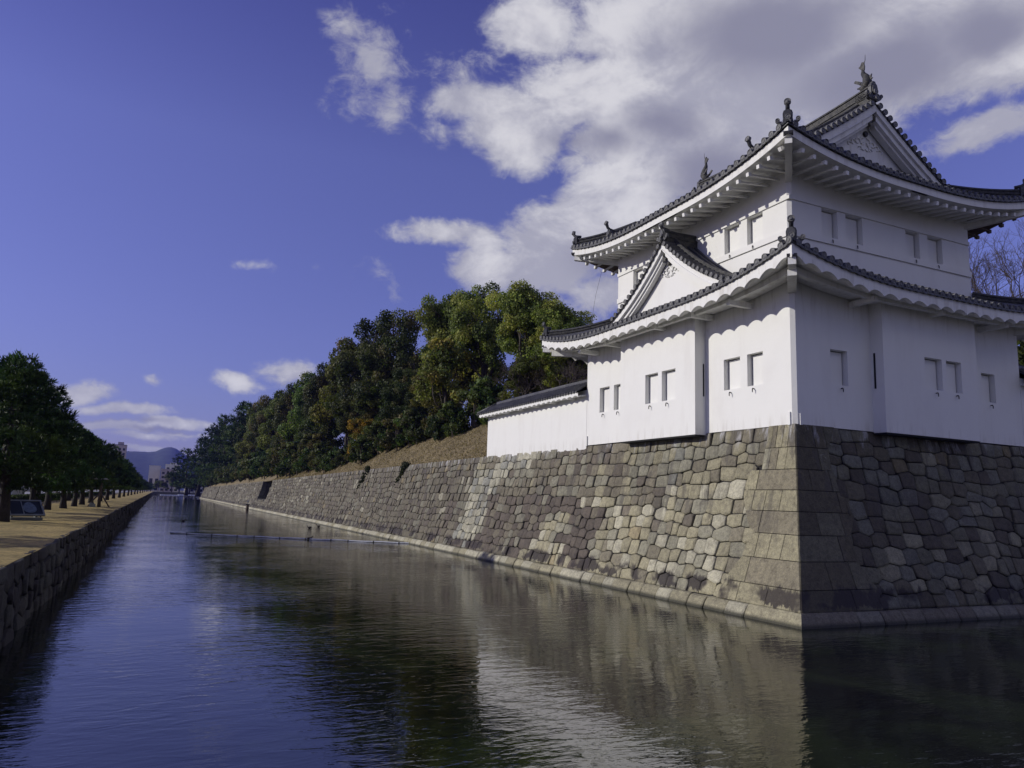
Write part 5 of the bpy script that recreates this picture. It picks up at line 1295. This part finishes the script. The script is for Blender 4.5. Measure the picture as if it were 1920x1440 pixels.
for i, (y, h, m) in enumerate(((60, 10, M_B4), (84, 12, M_B2), (108, 9, M_B4), (134, 14, M_B4), (165, 11, M_B2), (200, 13, M_B4), (240, 10, M_B2), (290, 12, M_B4), (350, 12, M_B2), (420, 11, M_B4))):
    w_ = 20
    root = thing('street_building', 'dark street building glimpsed between the pine trunks across the road', 'building', (-82, y, 1.5), R(90), GB)
    L = 22 if i < 5 else 40
    b = MB(); b.box((-L/2, 0, -.5), (L/2, w_, h)); b.build('wall', m, root)
    b = MB(); b.box((-L/2-.3, -.3, h), (L/2+.3, w_, h+.4)); b.build('roof', M_B4, root)
    for f_ in range(3):
        for k in range(6):
            b = MB(); u = -L/2+L*(k+.2)/6; b.box((u, -.05, .8+f_*3.2), (u+L*.1, .01, 2.6+f_*3.2)); b.build('window', M_GLASS, root)

# ------------------------------------------------------------------ things on the water
M_BOOM = simple('pale_pipe', (.66, .68, .70), .4, .2, 1.5)
def boom(label, p, q, r_, sag):
    b = MB(); n = 30; pts = []
    for i in range(n+1):
        t = i/n; pts.append((p[0]+(q[0]-p[0])*t+sag*math.sin(PI*t)*.3, p[1]+(q[1]-p[1])*t-sag*math.sin(PI*t), .05+.015*math.sin(t*40)))
    root = thing('floating_boom', label, 'boom', pts[0])
    b.off = pts[0]; b.tube(pts, r_, 8); b.build('pipe', M_BOOM, root)
    for i in range(1, 11):
        k = int(n*i/11); v = Vector(pts[k]); d = (Vector(pts[k+1])-v).normalized(); c = MB(pts[0]); c.tube([v-d*.04, v+d*.04], r_*1.3, 8); c.build('collar', M_IRON, root)
boom('long pale floating boom stretched across the moat in front of the stone wall', (-16.7, 50.4, 0), (1.0, 38.6, 0), .05, .5)
boom('thin pale floating boom near the far end of the moat', (-16.4, 500, 0), (-5.5, 505, 0), .35, .4)
boom('thin boom at the far end of the moat beside the end of the stone wall', (-5, 560, 0), (9, 575, 0), .4, .4)
M_DUCK = simple('duck_brown', (.035, .026, .02), .7, .3, 20)
def duck(i, x, y, rz_, label):
    d = thing('duck', label, 'duck', (x, y, 0), rz_, 'ducks on the moat')
    v = [(-.12, 0, .08), (-.24, 0, .12), (0, 0, .09), (.13, 0, .10), (.19, 0, .19), (.20, 0, .27), (.27, 0, .265), (.32, 0, .255)]
    skinned('body', v, [(0, 1), (0, 2), (2, 3), (3, 4), (4, 5), (5, 6), (6, 7)], [.10, .03, .11, .07, .04, .05, .025, .015], M_DUCK, d, 2)
for i, a in enumerate(((-6.8, 43.5, .3, 'dark duck perched beside the floating boom'), (-1.6, 67.5, 2.6, 'dark duck swimming between the boom and the stone wall, right of its neighbour'), (-3.3, 63.4, 2.9, 'dark duck swimming left of its neighbour between the boom and the stone wall'), (-15.0, 76, .5, 'lone duck in the bright water left of the boom'))): duck(i, *a)
wp = thing('marker_post', 'short dark post standing in the water at the foot of the stone wall', 'post', (-1.2, 144.8, 0))
b = MB(); b.tube([(0, 0, -.5), (0, 0, 1.0)], .3, 8); b.build('post', M_WOOD, wp); b = MB(); b.box((-.4, -.4, 1.0), (.4, .4, 1.15)); b.build('cap', M_IRON, wp)
hn = thing('heron', 'grey heron standing on the dark post in the water', 'bird', (-1.2, 144.8, 1.15))
skinned('body', [(0, 0, .55), (-.25, 0, .45), (.15, 0, .65), (.2, 0, .85), (.16, 0, 1.0), (.3, 0, 1.02), (.45, 0, 1.0), (.02, .05, .3), (.02, .05, 0), (.02, -.05, .3), (.02, -.05, 0)], [(0, 1), (0, 2), (2, 3), (3, 4), (4, 5), (5, 6), (0, 7), (7, 8), (0, 9), (9, 10)], [.14, .05, .09, .04, .04, .035, .012, .02, .015, .02, .015], simple('heron_grey', (.3, .31, .33), .8), hn, 1)

# ------------------------------------------------------------------ air
hm = bpy.data.materials.new('haze'); hm.use_nodes = True; hm.node_tree.nodes.clear(); ht = NT(hm.node_tree)
hv = ht.n('ShaderNodeVolumePrincipled', {'Color': (.20, .24, .95, 1), 'Density': 0.000095, 'Anisotropy': .0})
ho = ht.n('ShaderNodeOutputMaterial'); hm.node_tree.links.new(hv.outputs[0], ho.inputs[1])
b = MB(); b.box((-2450, -700, -2), (2450, 4700, 262)); tag(b.build('haze', hm), kind='stuff')
